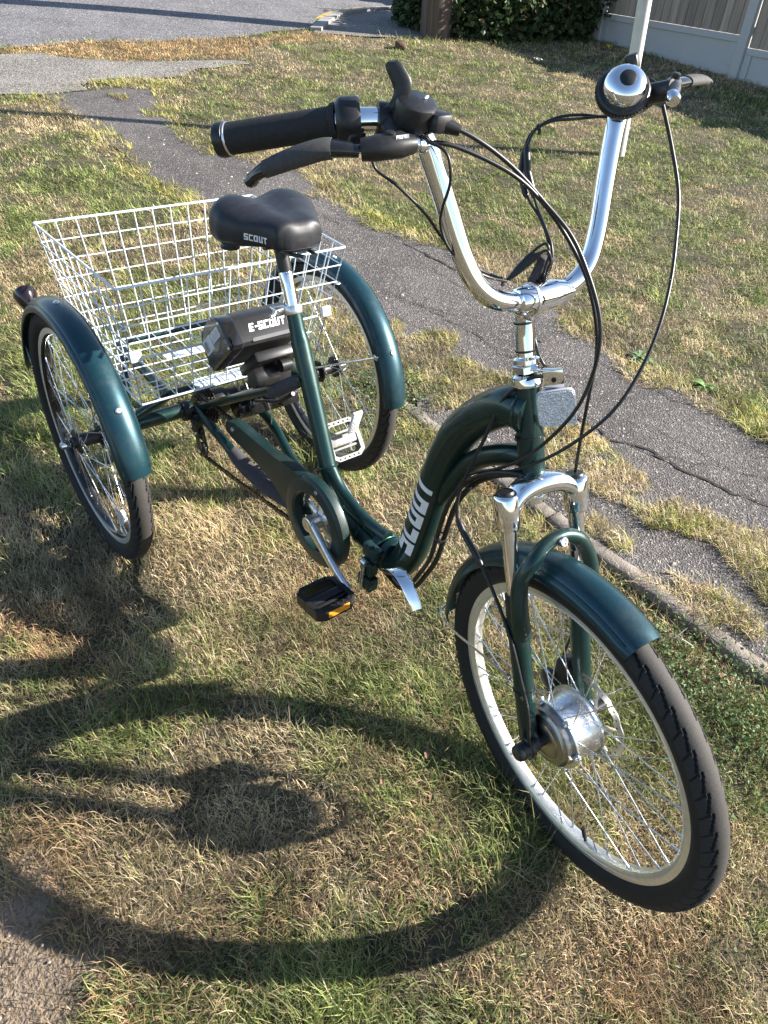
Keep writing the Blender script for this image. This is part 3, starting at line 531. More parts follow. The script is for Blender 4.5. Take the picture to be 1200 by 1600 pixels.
# tips dry out a little
cv = np.repeat(col, 5, axis=0).reshape(n, 5, 3); cv[:, 4] = cv[:, 4] * .6 + np.array([.34, .28, .13]) * .4 * np.where(isg, 1, .9)[:, None]
kind(link('lawn_grass', raw_mesh('lawn_grass', V, loops, st, cv.reshape(-1, 3), M_BLADE)), 'stuff')
m = MB()
for k in range(260):
    a, b = random.uniform(-3.2, 2.2), random.uniform(-1.2, 3.6)
    if .74 < b < 1.85 and random.random() < .75: continue
    sz = random.uniform(.005, .013); t = random.uniform(0, 6.28); z0 = float(H(a, b)) + random.uniform(.006, .022); c_, s_ = math.cos(t), math.sin(t); tl = random.uniform(-.5, .5)
    m.add([(a + c_ * u * sz - s_ * v * sz, b + s_ * u * sz + c_ * v * sz, z0 + sz * (tl * u + .4 * abs(v))) for u, v in ((-1, 0), (-.3, .5), (.6, .4), (1.1, 0), (.6, -.4), (-.3, -.5))], [(0, 1, 2, 3), (0, 3, 4, 5)])
kind(m.build('leaf_litter', mat('dry_leaf', (.28, .17, .085), .8, 0, 0, 6, .5, col2=(.12, .07, .04)), smooth=False), 'stuff')
m = MB()
for k in range(130):
    a, b = random.uniform(.55, 1.1), random.uniform(-1.15, -.74); sz = random.choice((.0012, .0015, .002, .002, .003))
    if inpoly(np.array([a]), np.array([b]), DIRT)[0]: m.lathe([(0, sz * .6), (sz * .8, sz * .3), (sz, 0), (sz * .8, -sz * .3)], (a, b, float(H(a, b)) + .004), (random.uniform(-.4, .4), random.uniform(-.4, .4), 1), 5)
kind(m.build('grit', mat('soil_stone', (.30, .24, .19), .9, 0, 0, 5, .35), smooth=False), 'stuff')
# low feathery weeds
wp = []
for (cx, cy, rx, ry, m) in ((1.20, .56, .22, .10, 1500), (-.17, .78, .12, .10, 900), (-.02, .62, .10, .08, 160), (1.5, .5, .3, .2, 500), (-2.4, .3, .5, .3, 500), (-1.6, .5, .5, .3, 500)):
    q = RNG.normal(size=(m, 2)) * .5; wp.append(np.c_[cx + q[:, 0] * rx * 1.4, cy + q[:, 1] * ry * 1.4])
wp = np.concatenate(wp); V, F, Cc = leaf_cloud(len(wp), np.c_[wp, H(wp[:, 0], wp[:, 1]) + RNG.uniform(.008, .045, len(wp))], .0095, [(.10, .155, .055), (.13, .19, .07), (.075, .12, .045), (.18, .22, .09)], 1.6, .5)
kind(tone_mesh('ground_weeds', V, F, Cc), 'stuff')
# grit and chips lying on the footpath
m = MB()
for k in range(230):
    a = random.uniform(-3.6, 1.6); b = random.uniform(.80, 1.72) if random.random() < .6 else random.gauss(.86, .06); s = random.choice((.003, .004, .005, .007, .010))
    z = float(H(a, b)) + .002; m.lathe([(0, s * .7), (s * .8, s * .35), (s, 0), (s * .9, -s * .2)], (a, b, z), (random.uniform(-.3, .3), random.uniform(-.3, .3), 1), 5)
kind(m.build('grit', mat('grit_stone', (.36, .31, .27), .85, 0, 0, 3, .3), smooth=False), 'stuff')

# broad-leaved weeds at the far edge of the path, a dry twig by the edging
def weed(px, py, n, ln_, lab, tone):
    o = empty('weed_plant', (px, py, float(H(px, py)))); thing(o, lab, 'weed')
    mt = mat('weed_leaf', tone, .5, 0, 0, 40, .25)
    for k in range(n):
        a = 2 * math.pi * k / n + random.uniform(-.3, .3); l = ln_ * random.uniform(.7, 1.15); w = l * .24; el = random.uniform(.25, .8); G = []
        for t in np.linspace(0, 1, 7):
            rr_ = l * t * math.cos(el * (1 - .5 * t)); zz = .008 + l * (math.sin(el) * t - .55 * t * t); ww = w * math.sin(math.pi * min(.97, .06 + t * .92)) ** .8
            G.append([(rr_ * math.cos(a) - q * ww * math.sin(a), rr_ * math.sin(a) + q * ww * math.cos(a), zz + .25 * abs(q) * ww) for q in (-1, -.5, 0, .5, 1)])
        MB().grid(G).build('leaf', mt, o, ang=70)
weed(.13, 1.80, 11, .060, 'pale green rosette weed at the far edge of the asphalt path behind the handlebar', (.13, .20, .085))
weed(.415, 1.82, 9, .062, 'bright green leafy weed at the far edge of the path farther from the handlebar', (.11, .20, .045))
m = MB(); b0 = np.array([1.076, .60, float(H(1.076, .60)) - .01]); m.tube(spline([b0 + [-.03, .02, .004], b0 + [0, .004, .03], b0 + [.03, .0, .055], b0 + [.055, .008, .05]], 4), .0016, 6); m.tube([b0 + [.03, 0, .055], b0 + [.033, -.02, .08]], .0012, 6); m.tube([b0 + [.012, .003, .042], b0 + [.02, .03, .066]], .0012, 6)
tw = m.build('dry_twig', mat('bleached_twig', (.50, .46, .40), .8, 0, 0, 60, .2)); thing(tw, 'bleached dry twig standing in the grass below the front mudguard tip', 'twig')

# ================================================================ the tricycle
GR = Matrix(((0.9995, -0.0016, 0.0315, 0), (0.0, 0.9987, 0.0507, 0), (-0.0316, -0.0506, 0.9982, 0), (0, 0, 0, 1)))
TR = empty('electric_tricycle'); TR.matrix_world = GR
thing(TR, 'dark teal folding electric tricycle with a white wire basket standing on the lawn', 'tricycle')
DL, CB, TW, WB = -0.1400184669, 0.0868586640, 0.6731454, 1.169294
A0 = np.array([.977, 0, .686]); AX = unit([-.083, 0, .221])
def S(v):
    v = np.array(v, float) - A0; return A0 + v * math.cos(DL) + np.cross(AX, v) * math.sin(DL) + AX * (AX @ v) * (1 - math.cos(DL))
HUBF = np.array([WB, 0, .30])
NF = np.array([-math.sin(DL) * math.cos(CB), math.cos(DL) * math.cos(CB), math.sin(CB)])
XF = unit(np.cross(NF, [0, 0, 1])); ZF = np.cross(XF, NF)
FWM = Matrix([[XF[i], NF[i], ZF[i], HUBF[i]] for i in range(3)] + [[0, 0, 0, 1]])
def FW(p): return HUBF + XF * p[0] + NF * p[1] + ZF * p[2]

# letters: bars in a unit cell
LET = {'S': [(0, .78, .8, 1), (0, .39, .24, .78), (.24, .39, .8, .61), (.56, .22, .8, .39), (0, 0, .8, .22)], 'C': [(0, .78, .8, 1), (0, .22, .26, .78), (0, 0, .8, .22)],
       'O': [(0, .78, .8, 1), (0, .22, .26, .78), (.54, .22, .8, .78), (0, 0, .8, .22)], 'U': [(0, .22, .26, 1), (.54, .22, .8, 1), (0, 0, .8, .22)],
       'T': [(0, .78, .8, 1), (.27, 0, .53, .78)], 'E': [(0, 0, .26, 1), (.26, .78, .8, 1), (.26, .39, .72, .61), (.26, 0, .8, .22)], '-': [(.05, .40, .5, .60)],
       'P': [(0, 0, .24, 1), (.24, .8, .8, 1), (.56, .56, .8, .8), (.24, .36, .8, .56)], 'R': [(0, 0, .24, 1), (.24, .8, .8, 1), (.56, .56, .8, .8), (.24, .36, .8, .56), (.5, 0, .76, .36)],
       'M': [(0, 0, .2, 1), (.2, .75, .8, 1), (.4, .3, .6, .75), (.8, 0, 1., 1)], 'A': [(0, 0, .24, .8), (.56, 0, .8, .8), (0, .8, .8, 1), (.24, .4, .56, .58)], 'X': [(0, 0, .22, .4), (.58, 0, .8, .4), (.2, .4, .6, .6), (0, .6, .22, 1), (.58, .6, .8, 1)]}
ADV = {'-': .62, 'M': 1.15}
def text_mesh(s, fr, slant=.2, step=.13):
    """fr(u, v): letter coordinates (u along the word, cell height 1) -> surface point"""
    m = MB(); u0 = 0
    for ch in s:
        for (x0, y0, x1, y1) in LET[ch]:
            nx, ny = max(1, math.ceil((x1 - x0) / step)), max(1, math.ceil((y1 - y0) / step))
            m.grid([[fr(u0 + x0 + (x1 - x0) * i / nx + slant * (y0 + (y1 - y0) * j / ny), y0 + (y1 - y0) * j / ny) for j in range(ny + 1)] for i in range(nx + 1)])
        u0 += ADV.get(ch, .97)
    return m, u0

# ---- frame
MAIN = spline([(.948, 0, .782), (.912, 0, .775), (.866, 0, .738), (.827, 0, .684), (.803, 0, .616), (.790, 0, .541), (.776, 0, .452), (.760, 0, .372), (.738, 0, .325), (.712, 0, .308), (.698, 0, .307)], 8)
fr = MB(); fr.tube(MAIN, .0305, 28)
fr.tube(spline([(.965, 0, .716), (.937, 0, .706), (.888, 0, .673), (.858, 0, .641), (.834, 0, .597), (.805, 0, .535)], 6), .0168, 18)
hb = np.array([.979, 0, .681]); ht = np.array([.924, 0, .826]); fr.tube([hb, hb * .5 + ht * .5, ht], .0192, 28)
fr.tube([(.668, 0, .306), (.62, 0, .304), (.54, 0, .312), (.50, 0, .318)], .0225, 24)
fr.tube(spline([(.690, 0, .352), (.64, 0, .345), (.593, 0, .349), (.535, 0, .362), (.487, 0, .398)], 6), .0135, 16)
fr.tube([(.340, 0, .688), (.357, 0, .652), (.3635, 0, .640), (.368, 0, .630), (.485, 0, .387), (.535, 0, .322)], [.0158, .0158, .0165, .0185, .0185, .0185], 24)
fr.tube([(.5227, -.034, .2973), (.5227, .034, .2973)], .022, 20)
fr.tube([(0, -.285, .303), (0, -.08, .303)], .0185, 20); fr.tube([(0, .075, .303), (0, .285, .303)], .0185, 20)
for s in (-1, 1):
    fr.tube(spline([(.515, s * .020, .292), (.414, s * .036, .258), (.32, s * .048, .250), (.247, s * .057, .256), (.136, s * .070, .290), (.0, s * .068, .302)], 5), .0125, 14)
    fr.tube([(.398, s * .012, .565), (.36, s * .022, .535), (.02, s * .058, .312)], .0105, 14)
    fr.tube([(.055, s * .155, .388), (-.25, s * .155, .388)], .011, 12)
    fr.tube([(0, s * .27, .305), (.05, s * .16, .385)], .011, 12); fr.tube([(0, s * .24, .305), (-.20, s * .158, .382)], .011, 12)
    fr.box((0, s * .285, .30), (.05, .008, .06), None, .003)
for xx in (.05, -.245): fr.tube([(xx, -.155, .388), (xx, .155, .388)], .011, 12)
fr.tube([(.25, -.056, .256), (.25, .056, .256)], .008, 12)
frame = fr.build('frame', M_TEAL, TR, ang=45)
# weld beads at the joints
wb = MB()
def bead(c, ax, r, n=40):
    pts = []; a = unit(ax); u = unit(np.cross(a, [0, 1, .2])); w = np.cross(a, u)
    for k in range(n): t = 2 * math.pi * k / n; pts.append(np.array(c) + r * (math.cos(t) * u + math.sin(t) * w))
    wb.tube(pts, [.0022 + .0007 * (k % 2) for k in range(n)], 6, closed=True)
for args in (((.480, 0, .395), (.12, 0, -.24), .0205), ((.668, 0, .306), (1, 0, 0), .0238), ((.936, 0, .781), (1, 0, .3), .0305), ((.957, 0, .714), (1, 0, .4), .0168)):
    wb = MB(); bead(*args); wb.build('weld_bead', M_TEAL, frame)
# word on the main tube, reading up the tube
CP = np.array(MAIN); sel = [i for i in range(len(CP)) if .33 < CP[i][2] < .66]; seg = CP[sel][::-1]; ss = np.r_[0, np.cumsum(np.linalg.norm(np.diff(seg, axis=0), axis=1))]
s_of_z = lambda z: float(np.interp(z, seg[:, 2], ss)); sa, sb = s_of_z(.392), s_of_z(.588)
def tube_word(u, v):
    t = (u) / 5.05; s = sa + (sb - sa) * t; c = np.array([np.interp(s, ss, seg[:, k]) for k in range(3)]); c2 = np.array([np.interp(s + .004, ss, seg[:, k]) for k in range(3)]); T = unit(c2 - c)
    nr = unit(np.cross(T, [0, 1, 0])); nr = nr if nr[0] < 0 else -nr; a = R(-36) + R(108) * v
    return c + .0311 * (math.cos(a) * np.array([0, -1, 0]) + math.sin(a) * nr)
text_mesh('SCOUT', tube_word, .22)[0].build('lettering', M_PRINT, frame, ang=80)
# fold hinge
m = MB(); m.lathe([(.024, -.012), (.034, -.012), (.037, -.009), (.037, .006), (.033, .010), (.024, .010)], (.681, 0, .318), (1, 0, 0.0), 32, closed=True); m.lathe([(.020, -.010), (.034, -.010), (.038, -.006), (.038, .008), (.032, .012), (.020, .012)], (.706, 0, .318), (1, 0, 0), 32, closed=True)
m.build('hinge_plate', M_TEAL, frame)
m = MB(); m.box((.694, -.040, .337), (.042, .020, .030), None, .004); m.box((.694, -.044, .300), (.034, .022, .034), None, .004); m.box((.696, -.046, .262), (.040, .024, .032), None, .004); m.cyl((.694, -.044, .24), (.694, -.044, .358), .0065); m.build('hinge_clamp', M_DARKTEAL, frame)
m = MB(); m.cyl((.688, -.058, .318), (.700, -.058, .318), .007, 14); m.cyl((.694, -.060, .310), (.694, -.060, .246), .0045, 10); m.build('hinge_bolt', M_STEEL, frame)
lv = spline([(.742, -.046, .338), (.760, -.050, .354), (.786, -.052, .365), (.812, -.053, .356), (.832, -.053, .336), (.846, -.052, .316)], 4); G = []
for i, p in enumerate(lv):
    t = i / (len(lv) - 1); w = .0125 - .003 * abs(t - .3); T = unit(lv[min(i + 1, len(lv) - 1)] - lv[max(i - 1, 0)]); sd_ = unit(np.cross(T, [.10, -.99, .10]) if False else np.array([.50, .84, .22]) - T * (np.array([.50, .84, .22]) @ T)); nn = np.cross(sd_, T)
    G.append([p + sd_ * w * a + nn * b for a, b in ((-1, 0), (-.8, .0022), (0, .0034), (.8, .0022), (1, 0), (.8, -.001), (0, 0), (-.8, -.001))])
m = MB().grid(G, cv=True); e = len(m.v); m.f.append(tuple(range(8))); m.f.append(tuple(range(e - 8, e))); m.build('hinge_lever', M_CHROME, frame)
m = MB(); m.lathe([(.0235, -.004), (.0245, -.003), (.0245, .003), (.0235, .004)], (.612, 0, .3045), (1, 0, -.05), 30); m.build('frame_ring', M_TEAL, frame)
for (c, a, r) in (((.953, 0, .7485), (-.083, 0, .221), .0196),): m = MB(); m.lathe([(r, -.0018), (r + .0014, -.0014), (r + .0014, .0014), (r, .0018)], c, a, 28); m.box((.948, -.021, .7475), (.006, .006, .004), None, .001); m.build('cable_tie', M_BLACK, frame)
# chain stay sleeve, right
m = MB(); m.tube(spline([(.43, -.034, .262), (.38, -.040, .254), (.32, -.048, .250), (.247, -.057, .256), (.17, -.066, .278)], 6), [.013] + [.019] * 20 + [.018, .017, .0145, .013], 18); m.build('chain_stay_sleeve', M_SLEEVE, frame)

# ---- headset, stem, bar
hs = MB(); e = unit(AX); hp = lambda z: A0 + AX * ((z - .686) / AX[2])
hs.lathe([(.016, .0), (.0225, .0), (.0235, .004), (.0215, .010), (.0215, .013), (.0190, .016)], hp(.818), e, 32); hs.lathe([(.0175, 0), (.0195, .001), (.0195, .010), (.0175, .012)], hp(.834), e, 6); hs.lathe([(.0165, 0), (.018, .001), (.018, .007), (.0145, .010)], hp(.8455), e, 28)
headset = hs.build('headset', M_CHROME, TR); hs = MB(); hs.lathe([(.018, -.010), (.0225, -.010), (.0235, -.003), (.0215, .004), (.019, .006)], hp(.678), e, 32); hs.lathe([(.02, -.006), (.0245, -.006), (.0245, -.001), (.02, 0)], hp(.669), e, 32)
headset = hs.build('headset', M_CHROME, TR)
sm = MB(); c0 = np.array([.913, 0, .938]); stp = hp(.905); sm.tube([S(hp(.850)), S(hp(.88)), S(stp), S((c0 + stp) / 2 + np.array([-.004, 0, .002])), S(c0)], [.0128, .0128, .0128, .0145, .0155], 24)
cd = S(c0 + [0, 1, 0]) - S(c0); sm.lathe([(.0128, -.036), (.0165, -.034), (.0192, -.024), (.0192, -.005), (.0192, .020), (.0185, .028), (.0140, .045), (.0127, .052)], S(c0), cd, 30)
stem = sm.build('stem', M_CHROME, TR)
m = MB(); m.lathe([(.0195, -.0022), (.0208, -.0018), (.0208, .0018), (.0195, .0022)], S(c0 + [0, -.012, 0]), cd, 30); m.tube([S(c0 + np.array([-.004, -.012, -.020])), S(c0 + np.array([-.010, .004, -.034])), S(c0 + np.array([-.008, .012, -.022]))], .006, 10); m.build('clamp_band', M_ALLOY, stem)
for z in (.897, .862): m = MB(); m.lathe([(.0129, -.0016), (.0142, -.0012), (.0142, .0012), (.0129, .0016)], S(hp(z)), e, 24); m.build('cable_tie', M_BLACK, stem)
BARH = [(.913, 0, .938), (.912, .042, .9395), (.908, .070, .948), (.901, .090, .964), (.888, .106, .994), (.866, .123, .048 + 1.002), (.850, .136, 1.092), (.842, .144, 1.113), (.833, .156, 1.127), (.821, .180, 1.1325), (.80, .231, 1.131), (.71, .328, 1.10)]
half = spline(BARH, 6); pts = [S((p[0], -p[1], p[2])) for p in half[::-1]] + [S(p) for p in half[1:]]
bar = MB().tube(pts, .0126, 26).build('handlebar', M_CHROME, TR)
GI, GE = np.array([.80, .231, 1.131]), np.array([.71, .328, 1.10])
def side(s): return lambda p: S((p[0], s * p[1], p[2]))
for s in (-1, 1):
    q = side(s); a, b = q(GI - (GE - GI) * .02), q(GE); d = b - a; ln = np.linalg.norm(d); d /= ln
    pr = [(.0130, 0), (.0180, .0), (.0185, .003), (.0185, .006), (.0162, .0075), (.0162, .010)] + [(.0158 + .0006 * t, .012 + (ln - .026) * t) for t in np.linspace(0, 1, 10)] + [(.0166, ln - .012)]
    g = MB().lathe(pr, a, d, 36).build('grip', M_GRIP, bar)
    MB().lathe([(.0164, ln - .0118), (.0172, ln - .011), (.0172, ln - .0094), (.0164, ln - .0088)], a, d, 36).build('grip_band', M_ALLOY, bar)
    MB().lathe([(.0164, ln - .0087), (.0178, ln - .008), (.0182, ln - .001), (.0172, ln + .003), (.012, ln + .0045), (0, ln + .005)], a, d, 36).build('grip_end', M_BLACK, bar)
BT = lambda y: np.array([np.interp(y, [p[1] for p in half], [p[k] for p in half]) for k in range(3)])
# throttle ring (rider's right)
q = side(-1); a = q(BT(.210)); b = q(BT(.2315)); d = unit(b - a); ln = np.linalg.norm(b - a)
MB().lathe([(.0128, -.002), (.0215, -.002), (.0235, .002), (.0235, ln - .006), (.0215, ln - .003), (.0185, ln), (.013, ln)], a, d, 36).build('throttle', M_BLACK, bar)
m = MB(); m.box((a + b) / 2 + np.array([.012, .0, -.016]), (.022, .022, .020), None, .004); m.build('throttle_housing', M_BLACK, bar)
# brake levers
def lever(s, B0, path, barrel, pad, fat=1.0):
    q = side(s); c = q(BT(.182)); d = unit(q(BT(.19)) - q(BT(.175)))
    m = MB(); m.lathe([(.0128, -.010), (.0175, -.010), (.0185, -.008), (.0185, .008), (.0175, .010), (.0128, .010)], c, d, 28)
    B = [np.array(p) for p in B0]; m.tube([S(p) for p in B], [a * fat for a in (.011, .0145, .0150, .0145, .0125)], 16, flat=.85); m.tube([c, S(B[1])], [.0125, .012], 12)
    m.lathe([(.0, .0165), (.004, .0165), (.0055, .0155), (.0055, .010)], S(B[2]) + np.array([0, 0, -.002]), (.1, 0, 1), 12)
    br = m.build('brake_lever', M_BLACK, bar)
    P = spline([np.array(p) for p in path], 5); k = len(P); rr = [.0105 + .0045 * math.sin(math.pi * min(1, t * 1.15)) + (.001 if t > .93 else 0) for t in np.linspace(0, 1, k)]
    rr = [a * fat for a in rr]; rr[-1] *= .7; MB().tube([S(p) for p in P], rr, 16, flat=.62, up=(0, 0, 1)).build('lever_blade', M_GLOSS, br)
    i0, i1 = int(k * pad[0]), int(k * pad[1]); MB().tube([S(P[i]) for i in range(i0, i1)], [rr[i] * 1.06 + .0006 for i in range(i0, i1)], 18, flat=.64, up=(0, 0, 1)).build('lever_pad', M_PAD, br)
    p0, p1 = S(barrel[0]), S(barrel[1]); dd = p1 - p0; l = np.linalg.norm(dd); MB().lathe([(.0062, 0), (.0078, .001), (.0078, l * .30), (.0052, l * .36), (.0085, l * .45), (.0085, l * .75), (.0065, l * .95), (.003, l)], p0, dd, 18).build('barrel_adjuster', M_CHROME, br)
    return br
brR = lever(-1, [(.868, -.176, 1.122), (.866, -.192, 1.121), (.864, -.204, 1.121), (.860, -.218, 1.119), (.853, -.230, 1.117)],
            [(.852, -.232, 1.116), (.843, -.248, 1.117), (.834, -.262, 1.116), (.820, -.283, 1.108), (.803, -.303, 1.097), (.790, -.317, 1.087), (.777, -.324, 1.074)], [(.868, -.178, 1.122), (.872, -.160, 1.119)], (.28, .80))
brL = lever(1, [(.882, .184, 1.148), (.870, .198, 1.151), (.857, .211, 1.152), (.845, .226, 1.151), (.838, .240, 1.149)],
            [(.838, .242, 1.149), (.833, .256, 1.149), (.826, .278, 1.148), (.820, .298, 1.147), (.814, .318, 1.145), (.809, .336, 1.142), (.806, .344, 1.140)], [(.881, .185, 1.148), (.895, .177, 1.144)], (.28, .80), .68)
def brand(u, v):
    k = .0024; b = S((.8752, -.2025, 1.1315)); dirn = unit(S((.8775, -.1835, 1.1325)) - b); upn = unit(np.array([-.35, .1, .9])); upn = unit(upn - dirn * (upn @ dirn)); return b + dirn * u * k + upn * (v - .5) * k * 1.5
text_mesh('PROMAX', brand, .2, .5)[0].build('lettering', M_LABEL, brR, smooth=False)
# thumb shifter
q = side(-1); c = np.array([.850, -.166, 1.146]); an_ = unit([.30, -.05, .95])
m = MB(); m.lathe([(0, -.016), (.019, -.016), (.0215, -.014), (.0225, -.010), (.0225, .009), (.0215, .012), (.018, .014), (.0, .0152)], S(c), an_, 36); m.box(S((.866, -.148, 1.140)), (.030, .026, .020), None, .006); m.tube([S((.872, -.146, 1.139)), S((.884, -.130, 1.134))], [.009, .0055], 12)
m.lathe([(.0128, -.008), (.017, -.008), (.017, .008), (.0128, .008)], q(BT(.160)), unit(q(BT(.17)) - q(BT(.15))), 26); sh = m.build('gear_shifter', M_BLACK, bar)
MB().lathe([(.0222, .0), (.0232, .001), (.0232, .003), (.0222, .004)], S(c - an_ * .012), an_, 36).build('shifter_ring', M_GLOSS, sh)
G = []
for t in np.linspace(0, 1, 14):
    p = np.array([.840, -.188, 1.150]) + np.array([-.003, .009, .040]) * t + np.array([.006, .008, 0]) * math.sin(t * 4.2) * .8; w = .0105 - .005 * abs(t - .66); th = .0030
    ax_ = unit(np.array([.58, .80, .12])); nn = unit(np.array([.62, -.62, .35 - .5 * t]))
    if t > .96: w *= .6
    G.append([S(p + ax_ * w * math.cos(a) + nn * th * math.sin(a)) for a in np.linspace(0, 2 * math.pi, 14, endpoint=False)])
m = MB().grid(G, cv=True); k = len(m.v); m.f.append(tuple(range(k - 14, k))); m.build('thumb_lever', M_BLACK, sh)
for kx in range(3): MB().box(S((.858 - .0035 * kx, -.158 + .003 * kx, 1.1607)), (.0012, .004, .0006), None).build('gear_mark', M_PRINT, sh, smooth=False)
# bell (rider's left)
bc = S((.838, .148, 1.146)); bd = unit(np.array([.46, -.56, .69])); bell = MB().lathe([(.0, -.012), (.026, -.012), (.0315, -.009), (.0325, -.004), (.0325, .002), (.030, .004), (.024, .004)], bc, bd, 48)
for k in range(48):
    t = 2 * math.pi * k / 48; u = unit(np.cross(bd, [0, 0, 1])); w = np.cross(bd, u); p = bc + 0.0326 * (math.cos(t) * u + math.sin(t) * w) - bd * .001; bell.box(p, (.0022, .0022, .0060), np.array(Matrix.Rotation(t, 3, Vector(bd))), .0)
bell.tube([bc - bd * .012, S((.834, .152, 1.127))], [.018, .015], 16); bellb = bell.build('bell', M_BLACK, bar)
MB().lathe([(.0262, .004), (.0262, .008), (.0250, .014), (.0212, .0195), (.0160, .0228), (.0112, .0242)], bc, bd, 48).build('bell_dome', M_CHROME, bellb)
MB().lathe([(.0105, .0232), (.0098, .0255), (.0080, .0264), (0, .0268)], bc, bd, 32).build('bell_cap', M_BLACK, bellb)
m = MB(); u = unit(np.cross(bd, [0, 0, 1])); w = unit(np.cross(u, bd)); m.box(bc + w * .040 - u * .004 + bd * -.002, (.016, .014, .018), np.array(Matrix.Rotation(.6, 3, Vector(bd))), .003); m.build('bell_striker', M_BLACK, bellb)

# ---- fork
fk = MB()
def ln(z, y): t = (.676 - z) / .376; return np.array([1.0 + .152 * t + .115 * y * max(0, min(1, 1 - t)), y, z])
arch = [(-.056, -.006), (-.050, .000), (-.042, .0085), (-.028, .016), (-.012, .0195), (0, .020), (.012, .0195), (.028, .016), (.042, .0085), (.050, .000), (.056, -.006)]
fd = unit([.152, 0, -.376]); fx = unit(np.cross([0, 1, 0], -fd)); fx = fx if fx[0] > 0 else -fx
G = []
for (y, h) in spline([(a, b, 0) for a, b in arch], 3).__iter__() if False else [(p[0], p[1]) for p in spline([(a, b, 0) for a, b in arch], 3)]:
    c = np.array([1.0 + .115 * y, y, .676]) - fd * (h - .002); th = .0155; w = .0150 + .005 * (1 - (abs(y) / .066) ** 2)
    row = []
    for t in np.linspace(0, 2 * math.pi, 16, endpoint=False):
        ca, sa_ = math.cos(t), math.sin(t); row.append(S(c + fx * w * math.copysign(abs(ca) ** .6, ca) - fd * th * math.copysign(abs(sa_) ** .6, sa_)))
    G.append(row)
fk.grid(G, cv=True); k = len(fk.v); fk.f.append(tuple(range(k - 16, k))); fk.f.append(tuple(range(16)))
fk.tube([S(hp(.655)), S(hp(.676))], .0165, 20)
for s in (-1, 1):
    c = S(ln(.676, s * .059)); d = S(ln(.6, s * .059)) - c
    fk.lathe([(.0, -.0145), (.0150, -.0145), (.0180, -.0125), (.0190, -.009), (.0186, .030), (.0172, .034), (.0178, .0365), (.0165, .039), (.0115, .039)], c, d, 28)
crown = fk.build('fork_crown', M_CHROME, TR, ang=50)
for s in (-1, 1):
    c = S(ln(.676, s * .059)); d = unit(S(ln(.6, s * .059)) - c)
    MB().lathe([(.0, -.0195), (.0120, -.0190), (.0138, -.0165), (.0138, -.013)], c, d, 24).build('fork_cap', M_BLACK, crown)
    MB().tube([S(ln(.655, s * .059)), S(ln(.50, s * .059))], .0118, 24).build('stanchion', M_CHROME, crown)
lw = MB()
for s in (-1, 1):
    p = [S(ln(z, s * .059)) for z in (.532, .52, .45, .38, .30, .285)]; lw.tube(p, [.0150, .0160, .0165, .0160, .0150, .0135], 22)
    ab = FW((-.012, s * .066, -.002)); lw.tube([S(ln(.315, s * .059)), FW((-.008, s * .060, .0)), FW((0.006, s * .060, 0))], [.0145, .013, .010], 14, flat=.6, up=(0, 1, 0))
ap = spline([ln(.485, -.062) + [.014, 0, 0], ln(.525, -.067) + [.020, 0, 0], ln(.575, -.062) + [.022, 0, .0], (1.056, -.044, .612), (1.050, -.022, .626), (1.049, 0, .630), (1.050, .022, .626), (1.056, .044, .612), ln(.575, .062) + [.022, 0, 0], ln(.525, .067) + [.020, 0, 0], ln(.485, .062) + [.014, 0, 0]], 5)
na = len(ap); lw.tube([S(p) for p in ap], [.011 + .0045 * abs(2 * i / (na - 1) - 1) ** 2 for i in range(na)], 16, flat=.95)
lower = lw.build('fork_lower', M_TEAL, TR, ang=50)
for s in (-1, 1):
    c = S(ln(.532, s * .059)); d = S(ln(.45, s * .059)) - c; MB().lathe([(.0118, -.012), (.0145, -.011), (.0158, -.006), (.0150, -.004), (.0162, .000), (.0158, .006), (.0150, .008)], c, d, 26).build('dust_seal', M_BLACK, lower)
sc = S(np.array([1.0605, 0, .632])); MB().lathe([(0, .003), (.0035, .003), (.0042, .0045), (.0066, .0045), (.0072, .003), (.0072, -.004)], sc, unit([.85, -.1, .5]), 18).build('screw', M_STEEL, lower)
for z in (.50, .385, ): m = MB(); c = S(ln(z, -.059)); m.lathe([(.0163, -.0015), (.0178, -.001), (.0178, .001), (.0163, .0015)], c, unit(S(ln(.3, 0)) - S(ln(.5, 0))), 24); m.box(c + np.array([.012, -.017, 0]), (.006, .006, .004)); m.build('cable_tie', M_BLACK, lower)

# ---- wheels
RO, RM = .300, .0235
def tyre_mesh(name, rear=False):
    NT, NP, PER = 1152, 54, 64; G = []; TC = []
    for i in range(NT):
        th = 2 * math.pi * i / NT; ph = (i / NT * PER) % 1; row = []
        for j in range(NP + 1):
            q_ = 2 * j / NP - 1; a = R(150) * (.52 * q_ + .48 * q_ ** 3); u = a / R(78); r = RM; au = abs(u)
            tri = abs(ph - .5) * 2; dep = 0
            if au < 1.02:
                g1 = abs(au - (.36 + .20 * (ph if u > 0 else 1 - ph)))
                if g1 < .050: dep = 1.15
                if .52 < au < .98 and abs(((ph if u > 0 else 1 - ph) - (au - .52) * .7) % 1 - .12) < .055: dep = .8
            r += (.0014 if au < 1.0 else 0) - dep * .0024; d_ = .8 + .4 * random.random(); TC.append((.010, .009, .009, 1) if dep else ((.042 * d_, .038 * d_, .035 * d_, 1) if au < .44 else ((.024, .022, .021, 1) if au < 1.02 else (.016, .015, .0145, 1))))
            rr = (RO - RM) + r * math.cos(a) * (1 if abs(a) < 1.57 else .95); row.append((rr * math.cos(th), r * math.sin(a), rr * math.sin(th)))
        G.append(row)
    me = MB().grid(G, cu=True).mesh(name, M_TYRE, ang=28); a = me.attributes.new('tone', 'FLOAT_COLOR', 'POINT')
    a.data.foreach_set('color', np.array(TC, np.float32).reshape(-1)); return me
TYRE = tyre_mesh('tyre')
